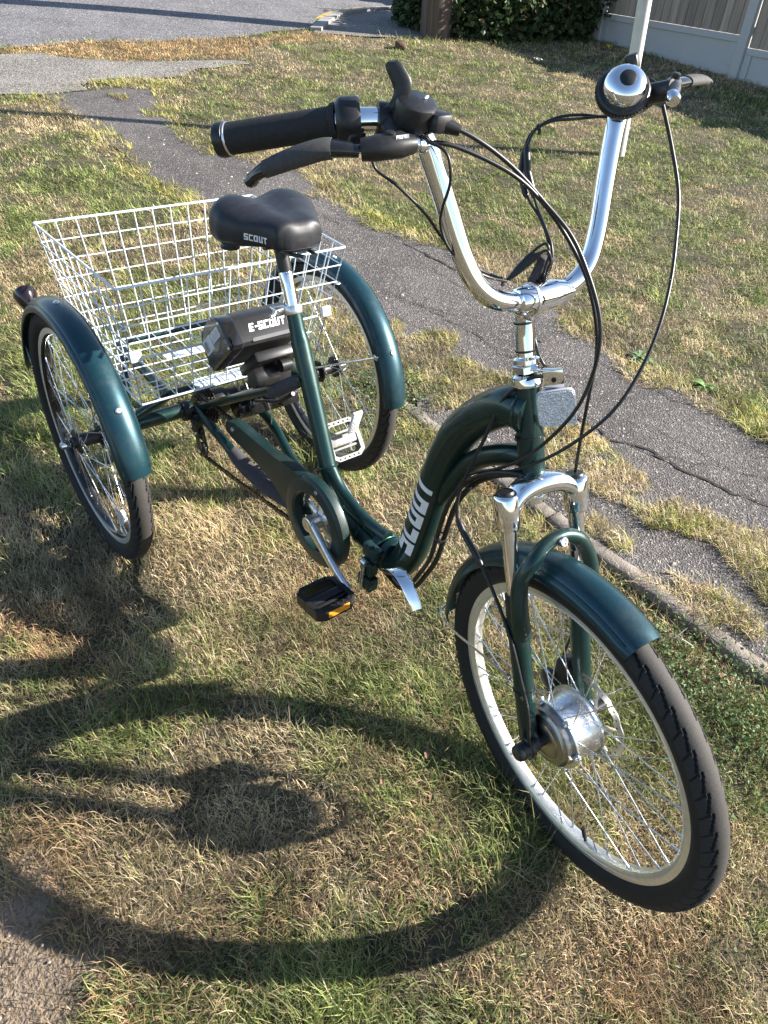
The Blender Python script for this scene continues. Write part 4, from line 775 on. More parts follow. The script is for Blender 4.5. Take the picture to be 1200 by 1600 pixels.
RIMP = [(.262, -.0125), (.2625, -.0105), (.258, -.0102), (.2575, .0102), (.2625, .0105), (.262, .0125), (.2495, .0126), (.2490, .0119), (.2480, .0119), (.2475, .0124), (.2445, .0118), (.2405, .0085), (.2390, .003), (.2390, -.003), (.2405, -.0085), (.2445, -.0118), (.2475, -.0124), (.2480, -.0119), (.2490, -.0119), (.2495, -.0126)]
RIM = MB().lathe(RIMP, (0, 0, 0), (0, 1, 0), 120, closed=True).mesh('rim', M_RIM, ang=30)
TRACKS = MB()
for s in (-1, 1): TRACKS.lathe([(.262, s * .0125), (.2625, s * .0105), (.258, s * .0102), (.2495, s * .0106), (.2450, s * .0106), (.2448, s * .0119), (.2475, s * .0124), (.2480, s * .0119), (.2490, s * .0119), (.2495, s * .0126)], (0, 0, 0), (0, 1, 0), 120, closed=True)
RIM2 = TRACKS.mesh('rim_track', M_RIM, ang=30)
BED = MB().lathe([(.2580, -.0100), (.2580, .0100), (.2446, .0114), (.2405, .0085), (.2390, .003), (.2390, -.003), (.2405, -.0085), (.2446, -.0114)], (0, 0, 0), (0, 1, 0), 120, closed=True).mesh('rim_bed', M_GLOSS, ang=40)
def spoke_set(wheel, rf, yf, nsp=36, cross=3, bend=.0):
    per = nsp // 2; proto = {}
    for s in (-1, 1):
        for k in range(per):
            hub_a = 2 * math.pi * (k + (.25 if s > 0 else 0)) / per; dr = 1 if k % 2 else -1
            rim_a = hub_a + dr * 2 * math.pi * cross / per * .98 + (.5 * 2 * math.pi / nsp)
            key = (s, dr)
            if key not in proto:
                a0, a1 = 0, dr * 2 * math.pi * cross / per * .98 + (.5 * 2 * math.pi / nsp)
                p0 = np.array([rf * math.cos(a0), s * yf + s * dr * .0016, rf * math.sin(a0)]); p1 = np.array([.2405 * math.cos(a1), s * .003, .2405 * math.sin(a1)]); d = unit(p1 - p0)
                mm = MB(); mm.tube([p0 - np.array([0, s * .004, 0]), p0, p1 - d * .012], .00108, 6); mm.tube([p1 - d * .013, p1], .0020, 6); proto[key] = mm.mesh('spoke', M_STEEL)
            o = link('spoke', proto[key], wheel); o.rotation_euler = (0, -hub_a, 0)
def make_wheel(name, M):
    o = link(name, RIM if name == 'front_wheel' else RIM2, TR); o.matrix_local = M; t = link('tyre', TYRE, o)
    if name != 'front_wheel': link('rim_bed', BED, o)
    return o
fw = make_wheel('front_wheel', FWM)
mt_ = MB(); mt_.lathe([(.018, -.050), (.030, -.050), (.034, -.0475), (.036, -.0485), (.045, -.046), (.047, -.043), (.0515, -.041), (.0525, -.036), (.0525, -.030)], (0, 0, 0), (0, 1, 0), 56)
motor = mt_.build('motor_cover', M_GUN, fw)
m = MB(); m.lathe([(.050, -.030), (.0600, -.030), (.0608, -.029), (.0608, -.0255), (.0600, -.0245), (.0535, -.024), (.0525, -.010), (.0535, .018), (.0560, .022), (.0610, .0235), (.0615, .0265), (.0600, .0275), (.050, .0285), (.046, .034), (.030, .038), (.016, .040)], (0, 0, 0), (0, 1, 0), 64)
for k in range(6):
    t = k * math.pi / 3 + .2; m.lathe([(.0, -.0345), (.004, -.0345), (.0048, -.033), (.0048, -.029)], (.0565 * math.cos(t), 0, .0565 * math.sin(t)), (0, 1, 0), 10); m.box((.0605 * math.cos(t), -.0275, .0605 * math.sin(t)), (.010, .0052, .008), np.array(Matrix.Rotation(-t, 3, 'Y')), .001)
m.build('hub_motor', M_MOTOR, fw)
m = MB(); m.lathe([(.0, -.104), (.0100, -.104), (.0135, -.101), (.0150, -.094), (.0150, -.082), (.0175, -.080), (.0175, -.074), (.0125, -.072), (.0125, -.062), (.010, -.060), (.010, -.050), (.016, -.0495)], (0, 0, 0), (0, 1, 0), 22); m.box((.004, -.078, -.010), (.020, .012, .020), None, .004)
m.build('axle_nut', M_BLACK, fw); m = MB(); m.lathe([(.012, .040), (.009, .042), (.009, .085), (.0115, .086), (.0115, .094), (.006, .096)], (0, 0, 0), (0, 1, 0), 18); m.build('axle_nut', M_BLACK, fw)
def rotor(y, r, parent, mt=M_DISC):
    m = MB(); n = 96; G = []
    for i in range(n):
        t = 2 * math.pi * i / n; ro = r + .0012 * math.sin(t * 16); ri = r - .014 + .0010 * math.sin(t * 16 + 1); G.append([(a * math.cos(t), y + b, a * math.sin(t)) for a, b in ((ri, -.0009), (ro, -.0009), (ro, .0009), (ri, .0009))])
    m.grid(G, cu=True, cv=True)
    for k in range(6):
        t = 2 * math.pi * k / 6; m.tube([(.024 * math.cos(t), y, .024 * math.sin(t)), ((r - .012) * math.cos(t + .5), y, (r - .012) * math.sin(t + .5))], [.004, .003], 6)
    m.lathe([(.014, -.001), (.026, -.001), (.026, .001), (.014, .001)], (0, y, 0), (0, 1, 0), 24)
    d = m.build('brake_disc', mt, parent)
    h = MB()
    for k in range(32):
        t = 2 * math.pi * k / 32; rr = r - .0075 + .0035 * ((k % 3) - 1); h.lathe([(0, -.0012), (.0019, -.0012), (.0019, .0012), (0, .0012)], (rr * math.cos(t), y, rr * math.sin(t)), (0, 1, 0), 8)
    return d, h
d, h = rotor(.047, .081, fw); h.build('disc_hole', M_BLACK, fw)['kind'] = 'stuff'
spoke_set(fw, .0572, .026, 36, 1)
m = MB(); vt = R(-62); vd = np.array([math.cos(vt), 0, math.sin(vt)]); m.tube([vd * .2405, vd * .232, vd * .2315, vd * .213, vd * .212], [.003, .003, .0042, .0042, .003], 12); m.build('valve', M_RUBBER, fw)
m = MB(); c = FW((-.080, .052, .030)); Mx = np.array([XF, NF, ZF]).T; m.box(FW((-.066, .050, .040)), (.034, .032, .050), Mx, .006); m.lathe([(0, .0), (.021, .0), (.022, .003), (.022, .012), (.016, .016), (0, .017)], FW((-.072, .060, .030)), NF, 26); m.box(FW((-.060, .058, .070)), (.016, .014, .030), Mx, .004); m.lathe([(0, 0), (.021, 0), (.021, .010), (.012, .014), (0, .014)], FW((-.082, .040, .004)), -NF, 24)
cal = m.build('brake_caliper', M_BLACK, TR); MB().cyl(FW((-.05, .072, .065)), FW((-.05, .072, .085)), .0045, 10).build('caliper_bolt', M_STEEL, cal)
for s, nm in ((-1, 'rear_wheel'), (1, 'rear_wheel')):
    M = Matrix.Translation((0, s * TW / 2, .30)) @ Matrix.Rotation(R(7 * s), 4, 'Y'); w = make_wheel(nm, M)
    m = MB(); m.lathe([(.010, s * -.062), (.021, s * -.062), (.024, s * -.056), (.024, s * -.042), (.017, s * -.039), (.0165, s * -.030), (.030, s * -.0285), (.031, s * -.0265), (.030, s * -.0245), (.017, s * -.022), (.0155, 0), (.017, s * .022), (.030, s * .0245), (.031, s * .0265), (.030, s * .0285), (.015, s * .031), (.014, s * .037), (.008, s * .038)], (0, 0, 0), (0, 1, 0), 34); m.build('hub', M_BLACK, w)
    m = MB(); m.lathe([(.006, s * .036), (.0105, s * .037), (.0105, s * .044), (.0085, s * .0445)], (0, 0, 0), (0, 1, 0), 6); m.lathe([(.0085, s * .044), (.0088, s * .060), (.0078, s * .064), (.004, s * .066), (0, s * .0665)], (0, 0, 0), (0, 1, 0), 20); m.build('axle_cap', M_CHROME, w)
    spoke_set(w, .0275, .0265, 36, 3)
    rt = R(-42) if s < 0 else R(-48); rd_ = np.array([math.cos(rt), 0, math.sin(rt)]); tg = np.array([-math.sin(rt), 0, math.cos(rt)]); G = []
    m = MB(); out = []
    for t in np.linspace(0, 2 * math.pi, 20, endpoint=False): out.append(rd_ * (.205 + .017 * math.copysign(abs(math.cos(t)) ** .7, math.cos(t))) + tg * .029 * math.copysign(abs(math.sin(t)) ** .8, math.sin(t)))
    m.prism([(i, 0) for i in range(20)], lambda u, v, t: out[int(u)] + np.array([0, t, 0]), -.012, -.004); m.build('spoke_reflector', M_REFL, w)
    m = MB(); vt = R(150); vd = np.array([math.cos(vt), 0, math.sin(vt)]); m.tube([vd * .2405, vd * .232, vd * .213], [.003, .0042, .0042], 10); m.build('valve', M_RUBBER, w)

# ---- mudguards
GP = [(-.0345, .296), (-.0345, .302), (-.0325, .3065), (-.0300, .3085), (-.0285, .3100), (-.0265, .3125), (-.0255, .3140), (-.0195, .3185), (-.012, .3215), (-.004, .3230), (.004, .3230), (.012, .3215), (.0195, .3185), (.0255, .3140), (.0265, .3125), (.0285, .3100), (.0300, .3085), (.0325, .3065), (.0345, .302), (.0345, .296)]
def guard(name, a0, a1, fn, scr=(), scale=1.):
    inner = [(y * .955, r - .0022) for y, r in GP]; G = []; nn = 70
    for i in range(nn + 1):
        t = R(a0 + (a1 - a0) * i / nn); row = []
        edge = min(i, nn - i); k = 1 if edge > 1 else (.90 + .05 * edge)
        for (y, r) in GP + inner[::-1]: r2 = r if edge > 1 else .300 + (r - .300) * (.94 + .03 * edge); row.append(fn((r2 * math.cos(t), y * k, r2 * math.sin(t))))
        G.append(row)
    m = MB().grid(G, cv=True); n = len(GP) * 2; e = len(m.v); m.f.append(tuple(range(n))); m.f.append(tuple(range(e - n, e)))
    g = m.build(name, M_GUARD, TR, ang=28)
    ls = MB()
    for sy in (-1, 1):
        ls.tube([fn((.3107 * math.cos(t), sy * .0284, .3107 * math.sin(t))) for t in np.linspace(R(a0 + 2), R(a1 - 2), 60)], .0008, 5)
    ls.build('crease_line', M_DARKTEAL, g)
    for a in scr:
        c = np.array([.3225 * math.cos(R(a)), 0, .3225 * math.sin(R(a))]); c1 = c * 1.01; m = MB(); w0, w1 = fn(c), fn(c1); m.lathe([(0, .0022), (.0022, .0022), (.003, .0034), (.0052, .0032), (.0068, .0014), (.0068, -.002)], w0, unit(w1 - w0), 18); m.build('screw', M_STEEL, g)
    return g
RWF = lambda s: (lambda p: np.array([p[0], s * TW / 2 + p[1], .30 + p[2]]))
gR = guard('rear_mudguard', 15.5, 172, RWF(-1), (40.5, 95)); gL = guard('rear_mudguard', 8, 168, RWF(1), (33, 88))
gF = guard('front_mudguard', 76.5, 186, FW, ())
for s, a in ((-1, 40), (1, 33)):
    p = RWF(s); q0 = p((.296 * math.cos(R(a)), -s * .034, .296 * math.sin(R(a)))); m = MB(); m.tube([q0, (q0 + np.array([0, -s * .05, .30])) * .0 + np.array([.02, s * .265, .33])], .0028, 8); m.box(q0, (.016, .006, .012), None, .002); m.build('mudguard_stay', M_STEEL, (gR if s < 0 else gL))
for s in (-1, 1):
    a = R(184); q0 = FW((.300 * math.cos(a), s * .030, .300 * math.sin(a))); q1 = FW((.315 * math.cos(a), s * .026, .315 * math.sin(a))); e0 = S(ln(.405, s * .078)) + np.array([-.012, 0, 0])
    m = MB(); m.tube(spline([FW((.326 * math.cos(a), 0, .326 * math.sin(a))), FW((.326 * math.cos(a), s * .022, .326 * math.sin(a))), FW((.312 * math.cos(a), s * .038, .312 * math.sin(a))), e0], 5), .0021, 8); m.lathe([(0, -.003), (.006, -.003), (.006, .003), (0, .003)], e0, NF, 10); m.build('mudguard_stay', M_STEEL, gF)
m = MB(); q = FW((.318 * math.cos(R(181)), 0, .318 * math.sin(R(181)))); m.box(FW((.309 * math.cos(R(178)), 0, .309 * math.sin(R(178)))), (.003, .020, .030), Mx, .001); m.build('stay_clip', M_STEEL, gF)
# rear light on the near rear mudguard
t = R(139); c = np.array([.352 * math.cos(t), -TW / 2, .30 + .352 * math.sin(t)]); ax_ = unit([-.75, 0, .55]); m = MB(); G = []
for a, w in ((-.026, .008), (-.018, .014), (0, .022), (.014, .026), (.022, .0245), (.028, .017), (.0305, .006)):
    u = unit(np.cross(ax_, [0, 1, 0])); G.append([c + ax_ * a + u * w * 1.25 * math.cos(b) + np.array([0, 1, 0]) * w * math.sin(b) for b in np.linspace(0, 2 * math.pi, 24, endpoint=False)])
m.grid(G, cv=True); k = len(m.v); m.f.append(tuple(range(k - 24, k))); m.f.append(tuple(range(24))); m.build('rear_light', M_RED, TR)

# ---- wire basket
BK = {'tf': (.140, .271, .701), 'tr': (-.292, .280, .692), 'bf': (.087, .232, .405), 'br': (-.235, .236, .400)}
def bk(k, s): p = BK[k]; return np.array([p[0], s * p[1], p[2]])
def lerp(a, b, t): return a + (b - a) * t
m = MB()
ring_t = [bk('tf', -1), bk('tf', 1), bk('tr', 1), bk('tr', -1)]; ring_b = [bk('bf', -1), bk('bf', 1), bk('br', 1), bk('br', -1)]
for rg, r in ((ring_t, .0027), (ring_b, .0027)):
    for i in range(4): m.cyl(rg[i], rg[(i + 1) % 4], r, 8)
basket = m.build('basket', M_WHITE, TR)
def wire(pts, r=.00158): MB().tube(pts, r, 6).build('wire', M_WHITE, basket)
def panel(a0, a1, b0, b1, nc, nr, out):
    """a: bottom corners, b: top corners"""
    o = np.array(out) * .0022
    for i in range(nc + 1): t = i / nc; wire([lerp(a0, a1, t), lerp(b0, b1, t)])
    for j in range(1, nr): t = j / nr; wire([lerp(a0, b0, t) + o, lerp(a1, b1, t) + o], .0024 if j == nr // 2 and out[0] > 0 else .00158)
panel(ring_b[0], ring_b[1], ring_t[0], ring_t[1], 11, 7, (1, 0, 0)); panel(ring_b[3], ring_b[2], ring_t[3], ring_t[2], 12, 7, (-1, 0, 0))
panel(ring_b[0], ring_b[3], ring_t[0], ring_t[3], 9, 7, (0, -1, 0)); panel(ring_b[1], ring_b[2], ring_t[1], ring_t[2], 9, 7, (0, 1, 0))
for i in range(1, 11): t = i / 11; wire([lerp(ring_b[0], ring_b[1], t), lerp(ring_b[3], ring_b[2], t)])
for j in range(1, 8): t = j / 8; o = np.array([0, 0, .0024]); wire([lerp(ring_b[0], ring_b[3], t) + o, lerp(ring_b[1], ring_b[2], t) + o])
for s in (-1, 1):
    c = lerp(bk('bf', s), bk('tf', s), .46); m = MB(); m.box(c + np.array([.004, -s * .008, 0]), (.012, .026, .024), np.array(Matrix.Rotation(-.18, 3, 'Y')), .003); m.build('clip', M_WHITE, basket)
    m = MB(); c = lerp(bk('bf', s), bk('tf', s), .70); m.lathe([(.006, -.0016), (.0076, 0), (.006, .0016), (.0046, 0)], c + np.array([.004, s * .004, 0]), (0, 0, 1), 16, closed=True); m.build('wire_loop', M_WHITE, basket)
for xx in (.055, -.10): m = MB(); m.box((xx, 0.02, .3985), (.030, .22, .002), None, .0005); m.build('mount_plate', M_WHITE, basket, smooth=False)

# ---- battery
hexa = [(.173, .491), (.135, .545), (.128, .566), (.181, .630), (.222, .635), (.271, .593)]
cx, cz = np.mean([p[0] for p in hexa]), np.mean([p[1] for p in hexa])
def hexs(k): 
    out = []; n = len(hexa)
    for i in range(n):
        p = np.array(hexa[i]); a = np.array(hexa[i - 1]); b = np.array(hexa[(i + 1) % n])
        for q in (a, b): out.append(p + (q - p) / np.linalg.norm(q - p) * .007)
    return [(cx + (x - cx) * k, cz + (z - cz) * k) for x, z in out]
def hexbody(steps):
    G = [[(x, y, z) for x, z in hexs(k)] for y, k in steps]; m = MB().grid(G, cv=True); n = len(G[0]); e2 = len(m.v); m.f.append(tuple(range(n))); m.f.append(tuple(range(e2 - n, e2))); return m
bat = hexbody([(-.070, .955), (.064, .955), (.070, .93)]).build('battery', M_BLACK, TR, ang=25)
hexbody([(-.100, .93), (-.0965, 1.0), (-.072, 1.0), (-.0695, .985)]).build('battery_end_cap', M_GLOSS, bat, ang=25)
fa, fb_ = np.array([.222, .635]), np.array([.271, .593]); fa = np.array([cx, cz]) + (fa - [cx, cz]) * .955; fb_ = np.array([cx, cz]) + (fb_ - [cx, cz]) * .955; fv = unit(fa - fb_); fn_ = np.array([fv[1], -fv[0]]); fb_ = fb_ + fv * .0045
def batw(u, v): k = .0138; p = fb_ + fv * (.021 + (v) * .0175) + fn_ * .0009; return np.array([p[0], -.045 + u * k, p[1]])
text_mesh('E-SCOUT', batw, .35, .6)[0].build('lettering', M_PRINT, bat, smooth=False)
def bface(u, v, t): p = fb_ + fv * v + fn_ * t; return np.array([p[0], u, p[1]])
MB().prism([(-.045, -.001), (.055, -.001), (.058, .003), (.054, .007), (-.042, .007), (-.047, .003)], bface, .0002, .0016).build('slide_rail', mat('satin_grey_plastic', (.09, .09, .095), .4, 0, 0, 80, .1), bat)
def eface(u, v, t): return np.array([cx + u, -.1152 - t, cz + v])
ed_ = unit(np.array([-.100, -.104])); eu = np.array([ed_[1], -ed_[0]])   # down the long edge, and across towards the back
if eu[0] > 0: eu = -eu
def lface(u, v, t): p = np.array([.248, .589]) + ed_ * u + eu * v; return np.array([p[0], -.1002 - t, p[1]])
for (u0, u1, v0, v1) in ((.004, .052, .026, .048), (.054, .102, .018, .050)): MB().prism([(u0, v0), (u1, v0), (u1, v1), (u0, v1)], lface, 0, .0006).build('label', M_LABEL, bat, smooth=False)
for k in range(9): MB().prism([(.080, .023 + .0025 * k), (.098, .023 + .0025 * k), (.098, .0242 + .0025 * k), (.080, .0242 + .0025 * k)], lface, .0007, .0010).build('print_mark', M_BLACK, bat, smooth=False)
for k in range(7): u_ = .008 + .0068 * k; MB().prism([(u_, .029), (u_ + .002, .029), (u_ + .002, .040 + .004 * (k % 3)), (u_, .040 + .004 * (k % 3))], lface, .0007, .0010).build('print_mark', M_GUN, bat, smooth=False)
for p in hexa[:1] + hexa[2:]: 
    w = np.array([cx, cz]) + (np.array(p) - [cx, cz]) * .86; MB().lathe([(.0, .0015), (.003, .0015), (.0036, 0)], (w[0], -.100, w[1]), (0, -1, 0), 12).build('screw', M_STEEL, bat)
m = MB(); m.box((.225, .02, .520), (.10, .12, .024), np.array(Matrix.Rotation(R(-45), 3, 'Y')), .006); m.lathe([(0, -.03), (.022, -.03), (.024, -.026), (.024, .026), (.022, .03), (0, .03)], (.235, -.005, .490), (0, 1, 0), 26); m.lathe([(0, -.012), (.014, -.012), (.014, .012), (0, .012)], (.262, .032, .520), (0, 1, 0), 20); m.box((.20, .05, .45), (.05, .05, .10), None, .006); m.build('battery_mount', M_BLACK, TR)
m = MB(); m.box((.120, .055, .352), (.075, .105, .048), np.array(Matrix.Rotation(R(-14), 3, 'Y')), .010); m.lathe([(0, -.032), (.026, -.032), (.031, -.027), (.031, .020), (.028, .03), (0, .03)], (.110, .018, .342), (0, 1, 0), 30); m.box((.150, .105, .360), (.05, .05, .030), np.array(Matrix.Rotation(R(-14), 3, 'Y')), .004); ctl = m.build('controller_box', M_GLOSS, TR)
MB().tube(spline([(.16, .045, .375), (.165, .055, .335), (.15, .062, .29), (.10, .064, .25)], 5), .0016, 8).build('brake_wire', M_STEEL, ctl)
m = MB(); m.tube(spline([(.245, .0, .50), (.215, -.02, .47), (.23, -.01, .44), (.28, .0, .45)], 6), .0045, 10); m.tube(spline([(.16, .02, .38), (.19, .0, .40), (.24, -.01, .43), (.30, -.006, .46), (.345, .0, .50)], 6), .0045, 10); m.tube(spline([(.36, -.017, .55), (.345, -.020, .52), (.31, -.022, .49), (.26, -.02, .46)], 6), .0035, 10); m.build('battery_cable', M_CABLE, TR)
m = MB(); m.tube([(.392, -.0135, .560), (.382, -.017, .552), (.365, -.021, .539), (.32, -.026, .502), (.305, -.028, .491)], [.0108, .0145, .0145, .0145, .0125], 16); m.build('stay_sleeve', M_SLEEVE, frame)

# ---- seat post and saddle
u = unit(np.array([.300, 0, .785]) - np.array([.342, 0, .684])); sp0 = np.array([.340, 0, .688])
m = MB(); m.tube([sp0, sp0 + u * .030, sp0 + u * .048, sp0 + u * .066, sp0 + u * .072], [.0136, .0136, .0138, .0136, .0120], 24); post = m.build('seat_post', M_CHROME, TR)
m = MB(); m.lathe([(.0135, -.008), (.0185, -.008), (.0195, -.006), (.0195, .006), (.0185, .008), (.0136, .008)], sp0 - u * .001, u, 28); m.box(sp0 + np.array([-.006, -.026, .0]), (.016, .026, .014), None, .003); m.cyl(sp0 + np.array([.004, -.034, .0]), sp0 + np.array([-.022, -.034, .002]), .0045, 10); m.tube([sp0 + np.array([-.004, -.036, 0]), sp0 + np.array([.010, -.050, .001]), sp0 + np.array([.012, -.058, .0])], .0042, 10); m.build('seat_clamp', M_ALLOY, post)
m = MB(); m.tube([sp0 + u * .070, sp0 + u * .078, sp0 + u * .118], [.0130, .0138, .0132], 22); m.box(sp0 + u * .125, (.050, .042, .022), None, .005); m.cyl(sp0 + u * .122 + np.array([0, -.034, 0]), sp0 + u * .122 + np.array([0, .034, 0]), .0085, 14); m.build('saddle_clamp', M_BLACK, post)
XS = [-.145, -.138, -.125, -.105, -.08, -.05, -.02, .01, .04, .07, .095, .115, .128, .136, .1395]
HW = [.030, .066, .090, .108, .117, .117, .107, .091, .074, .060, .052, .047, .040, .026, .010]
TOP = [.012, .030, .041, .048, .050, .047, .041, .036, .034, .034, .033, .030, .022, .010, -.006]
BOT = [-.012, -.026, -.036, -.042, -.045, -.045, -.042, -.037, -.033, -.030, -.029, -.029, -.029, -.028, -.024]
sx0, sz0 = .286, .836
xs = np.linspace(0, len(XS) - 1, 60); G = []
def interp(A, t):
    P4 = spline([(a, 0, 0) for a in A], 8); return np.interp(t * 8, np.arange(len(P4)), [p[0] for p in P4])
for t in xs:
    X0, hw, tp, bt = (float(interp(A, t)) for A in (XS, HW, TOP, BOT)); X0 *= (.76 if X0 < 0 else .62); hw = hw * .92 + (.008 * min(1, max(0, (X0 + .02) / .05)) if X0 < .078 else 0); tp = tp * .86; bt *= 1.0; row = []
    rear = max(0, min(1, (.03 - X0) / .10)); n = 40
    for k in range(n):
        a = 2 * math.pi * k / n; ca, sa_ = math.cos(a), math.sin(a); y = hw * math.copysign(abs(ca) ** .72, ca)
        if sa_ >= 0:
            zt = tp - (.015 * rear + .004) * math.exp(-(y / (.034 if rear > .5 else .018)) ** 2); mid_ = bt + .35 * (tp - bt); z = mid_ + (zt - mid_) * abs(sa_) ** .62
        else:
            mid_ = bt + .35 * (tp - bt); y *= .94 + .06 * (1 - abs(sa_)); z = mid_ - (mid_ - bt) * abs(sa_) ** .6
        row.append((sx0 + X0, y, sz0 + z + X0 * .03))
    G.append(row)
m = MB().grid(G, cv=True); e2 = len(m.v); m.f.append(tuple(range(40))); m.f.append(tuple(range(e2 - 40, e2)))
saddle = m.build('saddle', M_SEAT, TR, ang=70); rim_ = [np.array(G[i][37]) for i in range(1, 59, 2)] + [np.array(G[i][23]) for i in range(58, 0, -2)]; MB().tube(rim_, .0016, 6, closed=True).build('saddle_piping', M_BLACK, saddle)
m = MB(); m.lathe([(0, .002)], (0, 0, 0)) if False else None
# word on the saddle flank: project on the skin of the side
gv = np.array(G)
def sadw(u, v):
    k = .0085; x = .303 + u * k; zz = .8225 + v * .0115
    i = int(np.argmin(np.abs(gv[:, 0, 0] - x))); f = (x - gv[i, 0, 0]) / (gv[min(i + 1, 59), 0, 0] - gv[i, 0, 0] + 1e-9); i2 = min(i + 1, 59)
    row = gv[i] * (1 - f) + gv[i2] * f; r2 = row[(row[:, 1] < 0)]; r2 = r2[np.argsort(r2[:, 2])]; r3 = [p for p in r2]; up_ = row[16:26]; srt = up_[np.argsort(up_[:, 2])]
    y = np.interp(zz, srt[:, 2], srt[:, 1]); return np.array([x, y - .0012, zz])
text_mesh('SCOUT', sadw, .0, .25)[0].build('lettering', M_PRINT, saddle, ang=80)
m = MB()
for s in (-1, 1):
    m.tube(spline([(sx0 + .11, s * .012, .812), (sx0 + .07, s * .022, .806), (sx0 - .03, s * .022, .805), (sx0 - .08, s * .040, .800), (sx0 - .10, s * .052, .796)], 5), .0036, 10)
    m.tube([(sx0 - .085 + .0 + .016 * math.cos(t * 6.283), s * .055 + .016 * math.sin(t * 6.283), .775 + .009 * t) for t in np.linspace(0, 4.5, 80)], .0028, 8); m.lathe([(0, 0), (.019, 0), (.019, .003), (0, .004)], (sx0 - .085, s * .055, .770), (0, 0, 1), 20)
m.build('saddle_spring', M_BLACK, saddle)

# ---- drive train
BB = np.array([.5227, 0, .2973]); GO = np.array([-.0353, .016, -.0357])
gd = MB(); pr = [(.069, -.058), (.102, -.056), (.106, -.060), (.107, -.066), (.106, -.076), (.100, -.082), (.095, -.0835), (.074, -.0835), (.069, -.080), (.068, -.070)]
gd.lathe(pr, (.558, 0, .333), (0, 1, 0), 72, closed=True)
tail = [(.512, .426), (.470, .421), (.40, .411), (.30, .404), (.235, .400), (.200, .388), (.186, .366), (.190, .356), (.22, .350), (.32, .347), (.40, .334), (.455, .308), (.468, .315), (.456, .345), (.470, .385), (.49, .410)]
G = []
for y, k in ((-.0565, 1), (-.0565, 1), (-.070, 1), (-.0805, .97)): G.append([(p[0], y, .365 + (p[1] - .365) * k) for p in tail])
gd.grid(G, cv=True); e2 = len(gd.v); gd.f.append(tuple(range(e2 - 16, e2))); gd.f.append(tuple(range(e2 - 64, e2 - 48)))
gd.xf(lambda p: p + GO); guard_ = gd.build('chain_guard', M_DARKTEAL, TR, ang=35)
for (x, z) in ((.57, .423), (.225, .378)): MB().lathe([(0, .002), (.004, .002), (.005, 0), (.005, -.004)], np.array((x, -.0835, z)) + GO, (0, -1, 0), 14).build('screw', M_STEEL, guard_)
m = MB(); G = []
for i in range(152):
    t = 2 * math.pi * i / 152; ro = .0735 + .0022 * math.sin(t * 38); G.append([(BB[0] + a * math.cos(t), b, BB[2] + a * math.sin(t)) for a, b in ((.058, -.052), (ro, -.052), (ro, -.0495), (.058, -.0495))])
m.grid(G, cu=True, cv=True)
for k in range(5): t = 2 * math.pi * k / 5 + .5; m.tube([(BB[0], -.058, BB[2]), (BB[0] + .061 * math.cos(t), -.053, BB[2] + .061 * math.sin(t))], [.014, .0062], 10, flat=.7, up=(0, 1, 0))
m.lathe([(0, -.072), (.016, -.070), (.018, -.060), (.018, -.048)], (BB[0], 0, BB[2]), (0, 1, 0), 24); m.xf(lambda p: p + np.array([0, .016, 0])); ringo = m.build('chainring', M_ALLOY, TR)
def pedal(parent, c, uy, uf, matp, label=None, refl=True):
    uf = unit(uf - np.array(uy) * np.dot(uf, uy)); uz = np.cross(uf, uy); fr_ = lambda a, b, t: c + uf * a + np.array(uy) * b + uz * t
    out = [(-.046, -.030), (-.034, -.046), (.034, -.046), (.046, -.030), (.046, .030), (.034, .046), (-.034, .046), (-.046, .030)]
    m = MB(); n = 8
    def frame_ring(o, i, t0, t1):
        nn = len(o); vs = [fr_(*p, t) for t in (t0, t1) for p in o] + [fr_(*p, t) for t in (t0, t1) for p in i]; fs = []
        for k in range(nn):
            k2 = (k + 1) % nn; fs += [(k, k2, nn + k2, nn + k), (2 * nn + k, 3 * nn + k, 3 * nn + k2, 2 * nn + k2), (k, 2 * nn + k, 2 * nn + k2, k2), (nn + k, nn + k2, 3 * nn + k2, 3 * nn + k)]
        m.add(vs, fs)
    inn = [(-.036, -.026), (-.030, -.036), (.030, -.036), (.036, -.026), (.036, .026), (.030, .036), (-.030, .036), (-.036, .026)]
    frame_ring(out, inn, -.0125, .0125)
    for b in (-.006, .006):
        pass
    Mx = np.array([uf, np.array(uy), uz]).T
    m.box(fr_(0, 0, 0), (.024, .082, .020), Mx, .004); m.box(fr_(-.018, 0, 0), (.006, .074, .014), Mx, .002); m.box(fr_(.018, 0, 0), (.006, .074, .014), Mx, .002)
    for a in (-.041, .041):
        for b in (-.026, -.013, 0, .013, .026): m.lathe([(0, .0032), (.0018, .0026), (.0022, 0)], fr_(a, b, .0125), uz, 8)
    o = m.build('pedal', matp, parent, ang=35, label=label)
    m = MB(); m.cyl(c - np.array(uy) * .046 * np.sign(np.dot(uy, BB - c) or 1) * -1, c + np.array(uy) * .0, .006, 12); sgn = 1 if np.dot(np.array(uy), np.array([0, -c[1], 0])) > 0 else -1; m.cyl(c + np.array(uy) * sgn * .040, c + np.array(uy) * sgn * .060, .0068, 12); m.build('pedal_axle', M_STEEL, o)
    if refl:
        for a in (-.0465, .0465): MB().box(fr_(a, 0.0, 0.0), (.003, .050, .013), Mx, .001).build('pedal_reflector', M_ORANGE, o)
    return o
